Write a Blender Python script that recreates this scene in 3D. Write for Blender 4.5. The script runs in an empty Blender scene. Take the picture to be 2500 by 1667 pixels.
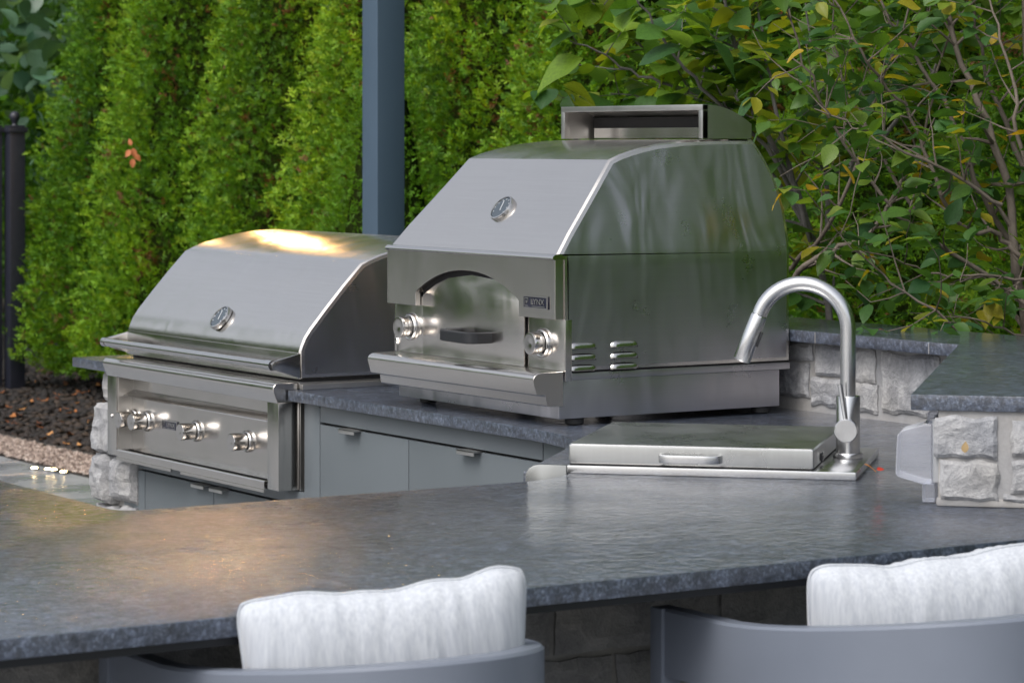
import bpy, bmesh, math, random
import numpy as np
from mathutils import Vector, Matrix, noise

R = math.radians
scene = bpy.context.scene
col = scene.collection
random.seed(7)

# ------------------------------------------------------------------ camera
# kitchen frame: X runs to the right and away, Y to the left and away, Z up; eye above the origin
YAW = R(32.2)
CZ = 1.54
cam = bpy.data.cameras.new('Camera')
camo = bpy.data.objects.new('Camera', cam)
col.objects.link(camo)
camo.location = (0, 0, CZ)
camo.rotation_euler = (R(90), 0, -YAW)
cam.sensor_width = 36
cam.lens = 101.25
cam.shift_y = -0.1943
cam.clip_end = 500
cam.dof.use_dof = True
cam.dof.focus_distance = 6.3
cam.dof.aperture_fstop = 12
scene.camera = camo

# ------------------------------------------------------------------ sky, sun, exposure
SUN_EL, SUN_AZ = R(52), R(250)          # soft light from the open side of the garden
world = bpy.data.worlds.new('World')
scene.world = world
world.use_nodes = True
wn = world.node_tree
wn.nodes.clear()
sky = wn.nodes.new('ShaderNodeTexSky')
sky.sky_type = 'NISHITA'
sky.sun_disc = False
sky.sun_elevation = SUN_EL
sky.sun_rotation = SUN_AZ
sky.dust_density = 4.0
sky.ozone_density = 1.0
bg = wn.nodes.new('ShaderNodeBackground')
bg.inputs['Strength'].default_value = 0.15
wo = wn.nodes.new('ShaderNodeOutputWorld')
hsv = wn.nodes.new('ShaderNodeHueSaturation')      # thin overcast: the blue is veiled evenly
hsv.inputs['Saturation'].default_value = 0.36
wn.links.new(sky.outputs[0], hsv.inputs['Color'])
wn.links.new(hsv.outputs[0], bg.inputs[0])
wn.links.new(bg.outputs[0], wo.inputs[0])

sl = bpy.data.lights.new('Sun', 'SUN')
sl.energy = 0.8
sl.angle = R(35)
sl.color = (1.0, 0.96, 0.9)
so = bpy.data.objects.new('Sun', sl)
col.objects.link(so)
# direction towards the sun: the sky's azimuth is measured clockwise from +Y
sdir = Vector((math.sin(SUN_AZ) * math.cos(SUN_EL), math.cos(SUN_AZ) * math.cos(SUN_EL), math.sin(SUN_EL)))
so.rotation_euler = sdir.to_track_quat('Z', 'Y').to_euler()
so.location = (0, 0, 12)

scene.view_settings.view_transform = 'Standard'
scene.view_settings.look = 'None'
scene.view_settings.exposure = 0.64
scene.view_settings.gamma = 1
scene.render.engine = 'CYCLES'
scene.cycles.max_bounces = 10
scene.cycles.glossy_bounces = 6
scene.cycles.sample_clamp_indirect = 5.0
scene.cycles.use_denoising = True

# ------------------------------------------------------------------ materials
def nodes_of(name):
    m = bpy.data.materials.new(name)
    m.use_nodes = True
    nt = m.node_tree
    b = nt.nodes['Principled BSDF']
    return m, nt, b

def N(nt, t, **kw):
    n = nt.nodes.new(t)
    for k, v in kw.items():
        if k in n.inputs.keys():
            n.inputs[k].default_value = v
        else:
            setattr(n, k, v)
    return n

def coords(nt, scale=(1, 1, 1), out='Object', rot=(0, 0, 0)):
    tc = nt.nodes.new('ShaderNodeTexCoord')
    mp = nt.nodes.new('ShaderNodeMapping')
    mp.inputs['Scale'].default_value = scale
    mp.inputs['Rotation'].default_value = rot
    nt.links.new(tc.outputs[out], mp.inputs['Vector'])
    return mp.outputs[0]

def ramp(nt, fac, stops, interp='LINEAR'):
    r = nt.nodes.new('ShaderNodeValToRGB')
    r.color_ramp.interpolation = interp
    els = r.color_ramp.elements
    while len(els) < len(stops):
        els.new(0.5)
    for e, (p, c) in zip(els, stops):
        e.position = p
        e.color = (*c, 1) if len(c) == 3 else c
    nt.links.new(fac, r.inputs[0])
    return r.outputs[0]

def noise_t(nt, vec, scale, detail=3, rough=0.55, dist=0.0):
    n = nt.nodes.new('ShaderNodeTexNoise')
    n.inputs['Scale'].default_value = scale
    n.inputs['Detail'].default_value = detail
    n.inputs['Roughness'].default_value = rough
    n.inputs['Distortion'].default_value = dist
    nt.links.new(vec, n.inputs['Vector'])
    return n

def mrange(nt, val, a, b, c, d):
    n = nt.nodes.new('ShaderNodeMapRange')
    n.inputs[1].default_value = a; n.inputs[2].default_value = b
    n.inputs[3].default_value = c; n.inputs[4].default_value = d
    nt.links.new(val, n.inputs[0])
    return n.outputs[0]

def bump(nt, height, strength, dist, normal=None):
    n = nt.nodes.new('ShaderNodeBump')
    n.inputs['Strength'].default_value = strength
    n.inputs['Distance'].default_value = dist
    nt.links.new(height, n.inputs['Height'])
    if normal is not None:
        nt.links.new(normal, n.inputs['Normal'])
    return n.outputs[0]

def steel(name, colr=(0.66, 0.632, 0.60), rough=(0.18, 0.28), brush=(4, 4, 300), wave=0.003, wscale=5.0, aniso=0.6, wdir=(1, 1, 0.5)):
    m, nt, b = nodes_of(name)
    b.inputs['Metallic'].default_value = 1.0
    L = nt.links.new
    v1 = coords(nt, brush)
    n1 = noise_t(nt, v1, 1.0, 4, 0.6)
    v2 = coords(nt, (1, 1, 1))
    n2 = noise_t(nt, coords(nt, wdir), wscale, 2, 0.5, 0.6)
    n3 = noise_t(nt, v2, 9, 4, 0.6)
    L(ramp(nt, n1.outputs[0], [(0.25, tuple(c * 0.965 for c in colr)), (0.75, tuple(min(1, c * 1.02) for c in colr))]), b.inputs['Base Color'])
    mix = N(nt, 'ShaderNodeMath', operation='MULTIPLY_ADD')
    L(n1.outputs[0], mix.inputs[0]); mix.inputs[1].default_value = 0.12; L(n3.outputs[0], mix.inputs[2])
    L(mrange(nt, mix.outputs[0], 0.4, 0.9, rough[0], rough[1]), b.inputs['Roughness'])
    b.inputs['Anisotropic'].default_value = aniso
    b.inputs['Anisotropic Rotation'].default_value = 0.25
    ge = N(nt, 'ShaderNodeNewGeometry')
    tg = N(nt, 'ShaderNodeVectorMath', operation='CROSS_PRODUCT')
    tg.inputs[1].default_value = (0.08, 0.05, 1.0)
    L(ge.outputs['True Normal'], tg.inputs[0])
    L(tg.outputs[0], b.inputs['Tangent'])
    nb = bump(nt, n2.outputs[0], 1.0, wave)
    L(nb, b.inputs['Normal'])
    return m

def plain(name, colr, rough=0.5, metal=0.0, nz=0.12, scale=20, bmp=0.0, spec=0.5):
    m, nt, b = nodes_of(name)
    v = coords(nt)
    n = noise_t(nt, v, scale, 4)
    L = nt.links.new
    L(ramp(nt, n.outputs[0], [(0.2, tuple(c * (1 - nz) for c in colr)), (0.8, tuple(min(1, c * (1 + nz)) for c in colr))]), b.inputs['Base Color'])
    L(mrange(nt, n.outputs[0], 0.2, 0.8, max(0.02, rough - 0.06), min(1, rough + 0.06)), b.inputs['Roughness'])
    b.inputs['Metallic'].default_value = metal
    b.inputs['Specular IOR Level'].default_value = spec
    if bmp:
        L(bump(nt, n.outputs[0], 1.0, bmp), b.inputs['Normal'])
    return m

def granite(name, polished=True):
    m, nt, b = nodes_of(name)
    L = nt.links.new
    v = coords(nt)
    big = noise_t(nt, v, 14, 4, 0.6, 0.4)
    vor = N(nt, 'ShaderNodeTexVoronoi', Scale=170.0)
    L(v, vor.inputs['Vector'])
    fine = noise_t(nt, v, 165, 6, 0.78)
    a = ramp(nt, fine.outputs[0], [(0.32, (0.018, 0.023, 0.035)), (0.5, (0.048, 0.059, 0.083)), (0.68, (0.155, 0.178, 0.225))])
    c = ramp(nt, big.outputs[0], [(0.3, (0.75, 0.75, 0.78)), (0.7, (1.2, 1.2, 1.18))])
    mul = N(nt, 'ShaderNodeMixRGB', blend_type='MULTIPLY')
    mul.inputs[0].default_value = 1.0
    L(a, mul.inputs[1]); L(c, mul.inputs[2])
    fl = ramp(nt, vor.outputs['Distance'], [(0.0, (0.30, 0.31, 0.33)), (0.12, (0, 0, 0))])
    add = N(nt, 'ShaderNodeMixRGB', blend_type='ADD')
    add.inputs[0].default_value = 0.5
    mid = noise_t(nt, v, 58, 4, 0.7, 0.3)
    mm = ramp(nt, mid.outputs[0], [(0.36, (0.42, 0.43, 0.46)), (0.5, (0.8, 0.83, 0.87)), (0.64, (1.4, 1.44, 1.52))])
    mul2 = N(nt, 'ShaderNodeMixRGB', blend_type='MULTIPLY'); mul2.inputs[0].default_value = 1.0
    L(mul.outputs[0], mul2.inputs[1]); L(mm, mul2.inputs[2])
    L(mul2.outputs[0], add.inputs[1]); L(fl, add.inputs[2])
    L(add.outputs[0], b.inputs['Base Color'])
    v2 = coords(nt, (1, 1, 1))
    lea = noise_t(nt, v2, 70, 5, 0.7, 0.3)
    wet = noise_t(nt, v2, 3.0, 3, 0.6)
    rr = N(nt, 'ShaderNodeMath', operation='ADD')
    L(mrange(nt, lea.outputs[0], 0.3, 0.7, 0.3, 0.5), rr.inputs[0])
    L(mrange(nt, wet.outputs[0], 0.3, 0.7, -0.06, 0.06), rr.inputs[1])
    L(rr.outputs[0], b.inputs['Roughness'])
    b.inputs['IOR'].default_value = 1.6
    nb1 = bump(nt, lea.outputs[0], 1.0, 0.0022)
    L(nb1, b.inputs['Normal'])
    # damp film: small sharp glints on the leathered relief
    film = noise_t(nt, v2, 44, 4, 0.64, 0.4)
    b.inputs['Coat Roughness'].default_value = 0.03
    L(mrange(nt, wet.outputs[0], 0.3, 0.6, 0.35, 0.9), b.inputs['Coat Weight'])
    L(bump(nt, film.outputs[0], 1.0, 0.0042), b.inputs['Coat Normal'])
    return m

def stone_mat(name, lo=(0.16, 0.165, 0.175), hi=(0.46, 0.462, 0.47), bm=0.011):
    m, nt, b = nodes_of(name)
    L = nt.links.new
    v = coords(nt)
    oi = N(nt, 'ShaderNodeObjectInfo')
    off = N(nt, 'ShaderNodeVectorMath', operation='ADD')
    sc = N(nt, 'ShaderNodeVectorMath', operation='SCALE')
    sc.inputs[0].default_value = (13, 7, 3)
    L(oi.outputs['Random'], sc.inputs['Scale'])
    L(v, off.inputs[0]); L(sc.outputs[0], off.inputs[1])
    n1 = noise_t(nt, off.outputs[0], 18, 6, 0.65, 0.6)
    n2 = noise_t(nt, off.outputs[0], 120, 4, 0.7)
    n3 = noise_t(nt, off.outputs[0], 5, 3, 0.5)
    s = N(nt, 'ShaderNodeMath', operation='MULTIPLY_ADD')
    L(n2.outputs[0], s.inputs[0]); s.inputs[1].default_value = 0.45; L(n1.outputs[0], s.inputs[2])
    c1 = ramp(nt, s.outputs[0], [(0.45, lo), (0.72, tuple((x + y) / 2 for x, y in zip(lo, hi))), (0.95, hi)])
    tint = ramp(nt, n3.outputs[0], [(0.3, (0.85, 0.87, 0.92)), (0.7, (1.1, 1.06, 1.0))])
    mul = N(nt, 'ShaderNodeMixRGB', blend_type='MULTIPLY'); mul.inputs[0].default_value = 1
    L(c1, mul.inputs[1]); L(tint, mul.inputs[2])
    L(mul.outputs[0], b.inputs['Base Color'])
    b.inputs['Roughness'].default_value = 0.82
    nb = bump(nt, n1.outputs[0], 0.8, bm)
    nb = bump(nt, n2.outputs[0], 0.9, bm * 0.3, nb)
    L(nb, b.inputs['Normal'])
    return m

def leaf_mat(name, stops, rough=0.45, trans=0.35, spec=0.5, use_obj=False):
    m, nt, b = nodes_of(name)
    L = nt.links.new
    at = N(nt, 'ShaderNodeAttribute', attribute_name='var')
    c = ramp(nt, at.outputs['Fac'], stops)
    hs = N(nt, 'ShaderNodeHueSaturation')
    v = coords(nt, (1, 1, 1), 'Generated')
    nz = noise_t(nt, v, 14, 3)
    L(mrange(nt, nz.outputs[0], 0.3, 0.7, 0.8, 1.2), hs.inputs['Value'])
    L(c, hs.inputs['Color'])
    L(hs.outputs[0], b.inputs['Base Color'])
    b.inputs['Roughness'].default_value = rough
    b.inputs['Specular IOR Level'].default_value = spec
    tr = N(nt, 'ShaderNodeBsdfTranslucent')
    yl = N(nt, 'ShaderNodeMixRGB', blend_type='MULTIPLY'); yl.inputs[0].default_value = 1
    yl.inputs[2].default_value = (1.5, 1.35, 0.5, 1)
    L(hs.outputs[0], yl.inputs[1]); L(yl.outputs[0], tr.inputs[0])
    mx = N(nt, 'ShaderNodeMixShader'); mx.inputs[0].default_value = trans
    out = nt.nodes['Material Output']
    L(b.outputs[0], mx.inputs[1]); L(tr.outputs[0], mx.inputs[2]); L(mx.outputs[0], out.inputs[0])
    return m

def glow(name, colr, strength):
    m, nt, b = nodes_of(name)
    b.inputs['Base Color'].default_value = (*colr, 1)
    b.inputs['Emission Color'].default_value = (*colr, 1)
    b.inputs['Emission Strength'].default_value = strength
    return m

M = {}
M['steel'] = steel('brushed_steel')
M['steel_side'] = steel('brushed_steel_side', (0.55, 0.535, 0.56), (0.27, 0.39), (4, 4, 420), 0.008, 6.0, 0.8, (1.3, 1.3, 0.28))  # darker copy of the steel, tinted to offset green reflections on the sides
M['steel_top'] = steel('brushed_steel_top', (0.5, 0.505, 0.50), (0.24, 0.42), (160, 4, 4), 0.0015, 6.0, 0.0)
M['steel_dull'] = steel('brushed_steel_dull', (0.6, 0.585, 0.565), (0.3, 0.44), (6, 6, 200), 0.001, 8.0, 0.3)
M['steel_dark'] = steel('apron_steel', (0.34, 0.345, 0.34), (0.22, 0.34), (4, 4, 200), 0.003, 8.0, 0.4)
M['steel_trim'] = steel('polished_steel', (0.58, 0.565, 0.55), (0.14, 0.24), (3, 3, 120), 0.001, 6.0, 0.0)
M['nickel'] = steel('satin_nickel', (0.62, 0.62, 0.625), (0.2, 0.3), (40, 40, 6), 0.0004, 8.0, 0.3)
M['knob'] = steel('turned_steel', (0.62, 0.60, 0.58), (0.12, 0.22), (30, 30, 30), 0.0005, 8.0, 0.0)
M['black'] = plain('black_plastic', (0.012, 0.013, 0.016), 0.4)
M['rubber'] = plain('black_rubber', (0.012, 0.012, 0.013), 0.6)
M['soot'] = plain('dark_gap', (0.006, 0.006, 0.007), 0.8)  # near-black colour standing in for shade in gaps, slots and recesses
M['badge'] = plain('badge_enamel', (0.012, 0.014, 0.03), 0.3)
M['glass'] = plain('gauge_face', (0.05, 0.065, 0.08), 0.15)
M['white_print'] = plain('gauge_print', (0.6, 0.62, 0.64), 0.5)
M['granite'] = granite('dark_leathered_granite')
M['stone'] = stone_mat('split_limestone')
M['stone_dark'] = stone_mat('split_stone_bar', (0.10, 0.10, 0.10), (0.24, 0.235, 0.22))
M['mortar'] = stone_mat('mortar', (0.27, 0.265, 0.26), (0.37, 0.365, 0.36), 0.002)
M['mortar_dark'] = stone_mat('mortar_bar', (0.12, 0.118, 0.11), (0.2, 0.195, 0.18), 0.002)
M['cabinet'] = plain('cabinet_paint', (0.115, 0.132, 0.145), 0.36, 0, 0.03, 6)
M['cabinet_in'] = plain('cabinet_shadow_gap', (0.01, 0.01, 0.01), 0.8)
M['post'] = plain('blue_grey_paint', (0.05, 0.082, 0.12), 0.5, 0, 0.05, 5)
M['fence'] = plain('fence_black_paint', (0.014, 0.016, 0.026), 0.45)
M['chair'] = plain('chair_powder_coat', (0.15, 0.17, 0.21), 0.4, 0, 0.03, 12)
M['pad'] = plain('seat_fabric', (0.5, 0.5, 0.5), 0.9)
M['plastic'] = None
M['plate'] = plain('grey_outlet_plate', (0.42, 0.43, 0.45), 0.45)
M['wire'] = plain('black_cable', (0.01, 0.01, 0.01), 0.6)
M['bulb'] = glow('bulb_glow', (1.0, 0.53, 0.19), 340)
M['led'] = glow('led_glow', (1.0, 0.72, 0.35), 60)  # emission that imitates warm reflections on the wet paving

def fabric():
    m, nt, b = nodes_of('white_slub_fabric')
    L = nt.links.new
    v = coords(nt, (190, 190, 10))
    n = noise_t(nt, v, 1.0, 4, 0.6)
    w = noise_t(nt, coords(nt, (900, 900, 900)), 1.0, 2)
    L(ramp(nt, n.outputs[0], [(0.3, (0.40, 0.425, 0.475)), (0.65, (0.52, 0.545, 0.58))]), b.inputs['Base Color'])
    b.inputs['Roughness'].default_value = 0.95
    b.inputs['Sheen Weight'].default_value = 0.2
    nb = bump(nt, n.outputs[0], 0.5, 0.0008)
    nb = bump(nt, w.outputs[0], 0.4, 0.0004, nb)
    L(nb, b.inputs['Normal'])
    return m
M['fabric'] = fabric()

def clear_plastic():
    m, nt, b = nodes_of('clear_plastic')
    b.inputs['Base Color'].default_value = (0.86, 0.88, 0.95, 1)
    b.inputs['Roughness'].default_value = 0.18
    b.inputs['IOR'].default_value = 1.3
    tr = N(nt, 'ShaderNodeBsdfTransparent')
    tr.inputs[0].default_value = (0.93, 0.94, 0.97, 1)
    mx = N(nt, 'ShaderNodeMixShader')
    lw = N(nt, 'ShaderNodeLayerWeight', Blend=0.3)
    L = nt.links.new
    L(mrange(nt, lw.outputs['Facing'], 0.0, 1.0, 0.13, 0.75), mx.inputs[0])
    L(tr.outputs[0], mx.inputs[1]); L(b.outputs[0], mx.inputs[2])
    L(mx.outputs[0], nt.nodes['Material Output'].inputs[0])
    return m
M['plastic'] = clear_plastic()

def paving():
    m, nt, b = nodes_of('wet_bluestone')
    L = nt.links.new
    v = coords(nt)
    n = noise_t(nt, v, 3, 5, 0.6)
    n2 = noise_t(nt, v, 40, 4, 0.6)
    L(ramp(nt, n.outputs[0], [(0.3, (0.16, 0.175, 0.20)), (0.7, (0.27, 0.285, 0.31))]), b.inputs['Base Color'])
    L(mrange(nt, n.outputs[0], 0.35, 0.65, 0.12, 0.4), b.inputs['Roughness'])
    L(bump(nt, n2.outputs[0], 0.4, 0.002), b.inputs['Normal'])
    return m
M['paving'] = paving()
M['terrace'] = plain('terrace_far_paving', (0.24, 0.245, 0.255), 0.5, 0, 0.2, 2)
M['joint'] = plain('paving_joint', (0.05, 0.048, 0.045), 0.9, 0, 0.3, 60, 0.003)
M['mulch'] = plain('dark_mulch', (0.016, 0.014, 0.014), 0.85, 0, 0.5, 60, 0.012)
M['soil'] = plain('garden_soil', (0.05, 0.045, 0.035), 0.95, 0, 0.3, 4, 0.01)

def vary(name, stops, rough=0.8, spec=0.4):
    m, nt, b = nodes_of(name)
    at = N(nt, 'ShaderNodeAttribute', attribute_name='var')
    nt.links.new(ramp(nt, at.outputs['Fac'], stops), b.inputs['Base Color'])
    b.inputs['Roughness'].default_value = rough
    b.inputs['Specular IOR Level'].default_value = spec
    return m
M['chips'] = vary('bark_chips', [(0, (0.010, 0.009, 0.009)), (0.6, (0.022, 0.018, 0.017)), (1, (0.05, 0.035, 0.025))])
M['pebble'] = vary('pebbles', [(0, (0.10, 0.075, 0.065)), (0.5, (0.24, 0.19, 0.165)), (1, (0.42, 0.36, 0.32))], 0.6)
M['litter'] = vary('dry_leaves', [(0, (0.10, 0.03, 0.012)), (0.5, (0.30, 0.11, 0.03)), (1, (0.42, 0.22, 0.08))], 0.7)
M['red_leaf'] = plain('red_leaf', (0.42, 0.03, 0.012), 0.5)
M['orange_leaf'] = plain('orange_leaf', (0.44, 0.17, 0.03), 0.5)
M['ochre_leaf'] = plain('ochre_leaf', (0.26, 0.18, 0.08), 0.7)
M['brown_leaf'] = plain('brown_leaf', (0.42, 0.15, 0.06), 0.6)
M['thuja'] = leaf_mat('thuja_fronds', [(0, (0.025, 0.085, 0.010)), (0.4, (0.075, 0.195, 0.012)), (0.75, (0.165, 0.325, 0.016)), (0.93, (0.22, 0.35, 0.02)), (0.95, (0.11, 0.06, 0.022)), (1, (0.19, 0.085, 0.035))], 0.55, 0.3, 0.3)
M['thuja_young'] = leaf_mat('young_thuja_fronds', [(0, (0.05, 0.14, 0.008)), (1, (0.13, 0.30, 0.015))], 0.55, 0.35, 0.3)
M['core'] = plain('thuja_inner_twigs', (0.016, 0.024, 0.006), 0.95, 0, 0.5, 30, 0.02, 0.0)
M['bark'] = plain('thuja_bark', (0.10, 0.07, 0.05), 0.9, 0, 0.3, 40, 0.004)
M['stem'] = plain('shrub_bark', (0.135, 0.11, 0.088), 0.75, 0, 0.35, 45, 0.001)
M['stem_grey'] = plain('grey_shrub_bark', (0.13, 0.12, 0.115), 0.75, 0, 0.35, 45, 0.001)
LEAF_STOPS = [(0, (0.022, 0.075, 0.028)), (0.4, (0.05, 0.13, 0.03)), (0.72, (0.10, 0.20, 0.025)), (0.88, (0.24, 0.26, 0.02)), (1, (0.42, 0.28, 0.02))]
M['dogwood'] = leaf_mat('dogwood_leaf', LEAF_STOPS, 0.46, 0.42, 0.45)
M['redbud'] = leaf_mat('redbud_leaf', [(0, (0.035, 0.10, 0.035)), (0.4, (0.07, 0.17, 0.03)), (0.75, (0.17, 0.29, 0.025)), (1, (0.30, 0.34, 0.03))], 0.4, 0.45, 0.5)
M['maple'] = leaf_mat('pale_tree_leaf', [(0, (0.03, 0.09, 0.05)), (1, (0.14, 0.26, 0.16))], 0.35, 0.3, 0.6)

# ------------------------------------------------------------------ mesh helpers
WL = {}      # world place of every object that parents others

class MB:
    def __init__(self):
        self.v = []; self.f = []
    def add(self, verts, faces):
        o = len(self.v)
        self.v += [tuple(p) for p in verts]
        self.f += [tuple(i + o for i in f) for f in faces]
        return self
    def box(self, x0, x1, y0, y1, z0, z1):
        v = [(x, y, z) for z in (z0, z1) for y in (y0, y1) for x in (x0, x1)]
        return self.add(v, [(0, 2, 3, 1), (4, 5, 7, 6), (0, 1, 5, 4), (2, 6, 7, 3), (0, 4, 6, 2), (1, 3, 7, 5)])
    def obox(self, o, ax, ay, az):
        """box from a corner o with edge vectors"""
        o, ax, ay, az = map(Vector, (o, ax, ay, az))
        v = [o + ax * i + ay * j + az * k for k in (0, 1) for j in (0, 1) for i in (0, 1)]
        return self.add(v, [(0, 2, 3, 1), (4, 5, 7, 6), (0, 1, 5, 4), (2, 6, 7, 3), (0, 4, 6, 2), (1, 3, 7, 5)])
    def prism(self, poly, fn, lo, hi):
        """poly of 2D points mapped by fn(a, b, t) at t = lo and hi"""
        n = len(poly)
        v = [fn(a, b, lo) for a, b in poly] + [fn(a, b, hi) for a, b in poly]
        f = [tuple(range(n))[::-1], tuple(range(n, 2 * n))]
        f += [(i, (i + 1) % n, n + (i + 1) % n, n + i) for i in range(n)]
        return self.add(v, f)
    def tube(self, path, rad, seg=12, caps=True):
        path = [Vector(p) for p in path]
        n = len(path)
        if not hasattr(rad, '__len__'):
            rad = [rad] * n
        t0 = (path[1] - path[0]).normalized()
        up = Vector((0, 0, 1)) if abs(t0.z) < 0.9 else Vector((1, 0, 0))
        a = t0.cross(up).normalized()
        vs = []; fs = []
        for i, p in enumerate(path):
            t = (path[min(i + 1, n - 1)] - path[max(i - 1, 0)]).normalized()
            a = (a - t * a.dot(t)).normalized()
            b = t.cross(a)
            for k in range(seg):
                th = 2 * math.pi * k / seg
                vs.append(p + (a * math.cos(th) + b * math.sin(th)) * rad[i])
        for i in range(n - 1):
            for k in range(seg):
                fs.append((i * seg + k, i * seg + (k + 1) % seg, (i + 1) * seg + (k + 1) % seg, (i + 1) * seg + k))
        if caps:
            fs.append(tuple(range(seg))[::-1]); fs.append(tuple(range((n - 1) * seg, n * seg)))
        return self.add(vs, fs)
    def lathe(self, c, axis, prof, seg=32):
        """prof: (radius, distance along axis)"""
        c = Vector(c); ax = Vector(axis).normalized()
        up = Vector((0, 0, 1)) if abs(ax.z) < 0.9 else Vector((1, 0, 0))
        a = ax.cross(up).normalized(); b = ax.cross(a)
        vs = []; fs = []
        for r, t in prof:
            for k in range(seg):
                th = 2 * math.pi * k / seg
                vs.append(c + ax * t + (a * math.cos(th) + b * math.sin(th)) * max(r, 1e-5))
        n = len(prof)
        for i in range(n - 1):
            for k in range(seg):
                fs.append((i * seg + k, i * seg + (k + 1) % seg, (i + 1) * seg + (k + 1) % seg, (i + 1) * seg + k))
        fs.append(tuple(range(seg))[::-1]); fs.append(tuple(range((n - 1) * seg, n * seg)))
        return self.add(vs, fs)
    def mesh(self, name, origin=(0, 0, 0), bevel=0.0, segs=2, smooth=32, merge=False):
        bm = bmesh.new()
        o = Vector(origin)
        vs = [bm.verts.new(Vector(p) - o) for p in self.v]
        for f in self.f:
            try:
                bm.faces.new([vs[i] for i in f])
            except ValueError:
                pass
        if merge:
            bmesh.ops.remove_doubles(bm, verts=bm.verts, dist=1e-5)
        bmesh.ops.recalc_face_normals(bm, faces=bm.faces)
        if bevel:
            ed = [e for e in bm.edges if len(e.link_faces) == 2 and e.calc_face_angle(0) > R(28)]
            bmesh.ops.bevel(bm, geom=ed, offset=bevel, segments=segs, affect='EDGES', profile=0.6, clamp_overlap=True)
        me = bpy.data.meshes.new(name)
        bm.to_mesh(me); bm.free()
        if smooth:
            me.polygons.foreach_set('use_smooth', [True] * len(me.polygons))
            me.set_sharp_from_angle(angle=R(smooth))
        return me
    def build(self, name, mat, parent=None, origin=None, **kw):
        if parent is not None:
            origin = WL[parent]
            me = self.mesh(name, origin, **kw)
            o = link(name, me, mat, parent)
            WL[o] = origin
        else:
            origin = Vector(origin or (0, 0, 0))
            me = self.mesh(name, origin, **kw)
            o = link(name, me, mat)
            o.location = origin
            WL[o] = origin
        return o

def link(name, me, mat, parent=None):
    o = bpy.data.objects.new(name, me)
    col.objects.link(o)
    if me is not None and mat is not None and len(me.materials) == 0:
        me.materials.append(mat if not isinstance(mat, str) else M[mat])
    if parent is not None:
        o.parent = parent
    return o

def thing(name, loc, label, cat, group=None):
    o = bpy.data.objects.new(name, None)
    o.empty_display_size = 0.1
    col.objects.link(o)
    o.location = loc
    WL[o] = Vector(loc)
    return tag(o, label, cat, group)

def tag(o, label, cat, group=None):
    o['label'] = label; o['category'] = cat
    if group:
        o['group'] = group
    return o

def place(src, parent, loc, name=None, rot=None):
    """copy of a part mesh at another place under the same thing"""
    o = src.copy(); col.objects.link(o)
    o.parent = parent
    o.location = Vector(loc) - WL[parent]
    if rot is not None:
        o.rotation_euler = rot
    WL[o] = Vector(loc)
    return o

def local(mb, name, mat, parent, loc, **kw):
    """mesh built round its own origin, placed at loc under parent"""
    me = mb.mesh(name, (0, 0, 0), **kw)
    o = link(name, me, mat, parent)
    o.location = Vector(loc) - WL[parent]
    WL[o] = Vector(loc)
    return o

def struct(o):
    o['kind'] = 'structure'
    return o

def arrays_obj(name, V, F, mat, parent=None, var=None, smooth=False, loc=(0, 0, 0)):
    """fast mesh from numpy arrays of triangles or quads; var = one value per vertex"""
    me = bpy.data.meshes.new(name)
    nv = len(V); nf, k = F.shape
    me.vertices.add(nv); me.vertices.foreach_set('co', V.astype(np.float32).ravel())
    me.loops.add(nf * k); me.loops.foreach_set('vertex_index', F.astype(np.int32).ravel())
    me.polygons.add(nf)
    me.polygons.foreach_set('loop_start', (np.arange(nf) * k).astype(np.int32))
    me.polygons.foreach_set('loop_total', np.full(nf, k, np.int32))
    if smooth:
        me.polygons.foreach_set('use_smooth', np.ones(nf, bool))
    if var is not None:
        at = me.attributes.new('var', 'FLOAT', 'POINT')
        at.data.foreach_set('value', var.astype(np.float32))
    me.update(calc_edges=True)
    o = link(name, me, mat, parent)
    if parent is None:
        o.location = loc
        WL[o] = Vector(loc)
    return o

XY = lambda a, b, t: (a, b, t)          # polygon in plan, extruded up
XZ = lambda a, b, t: (a, t, b)          # profile seen from the side, extruded along Y
YZ = lambda a, b, t: (t, a, b)          # shape of a front, extruded along X

def ray_at(px, py, dist):
    """place at a depth in front of the eye, from its bearing (2500-wide frame)"""
    f = 7031.0
    fw = Vector((math.sin(YAW), math.cos(YAW), 0)); rt = Vector((math.cos(YAW), -math.sin(YAW), 0))
    return Vector((0, 0, CZ)) + (fw + rt * ((px - 1250) / f) + Vector((0, 0, -(py - 347.85) / f))) * dist

# ------------------------------------------------------------------ ground
g = MB().add([(-90, -90, -0.06), (120, -90, -0.06), (120, 150, -0.06), (-90, 150, -0.06)], [(0, 1, 2, 3)]).build('ground', 'soil')
struct(g)
bed = MB().add([(5.79, 8.6, -0.012), (12, 8.6, -0.012), (12, 24, -0.012), (5.79, 24, -0.012)], [(0, 1, 2, 3)]).build('mulch_bed', 'mulch')
struct(bed)
bed2 = MB().add([(4.42, 0, -0.02), (12, 0, -0.02), (12, 8.6, -0.02), (4.42, 8.6, -0.02)], [(0, 1, 2, 3)]).build('planting_bed', 'mulch')
struct(bed2)
pat = MB().add([(-30, -30, -0.03), (5.43, -30, -0.03), (5.43, 30, -0.03), (-30, 30, -0.03)], [(0, 1, 2, 3)]).build('patio', 'terrace')
struct(pat)
slab_mesh = {}
def slab(x0, x1, y0, y1):
    w, d = x1 - x0, y1 - y0
    key = (round(w, 3), round(d, 3))
    if key not in slab_mesh:
        me = MB().box(-w / 2, w / 2, -d / 2, d / 2, -0.03, 0.0).mesh('paver', bevel=0.006, segs=1)
        slab_mesh[key] = me
    o = link('paver', slab_mesh[key], 'paving', pat)
    o.location = ((x0 + x1) / 2, (y0 + y1) / 2, random.uniform(-0.003, 0.002))
yy = 8.05
k = 0
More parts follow.
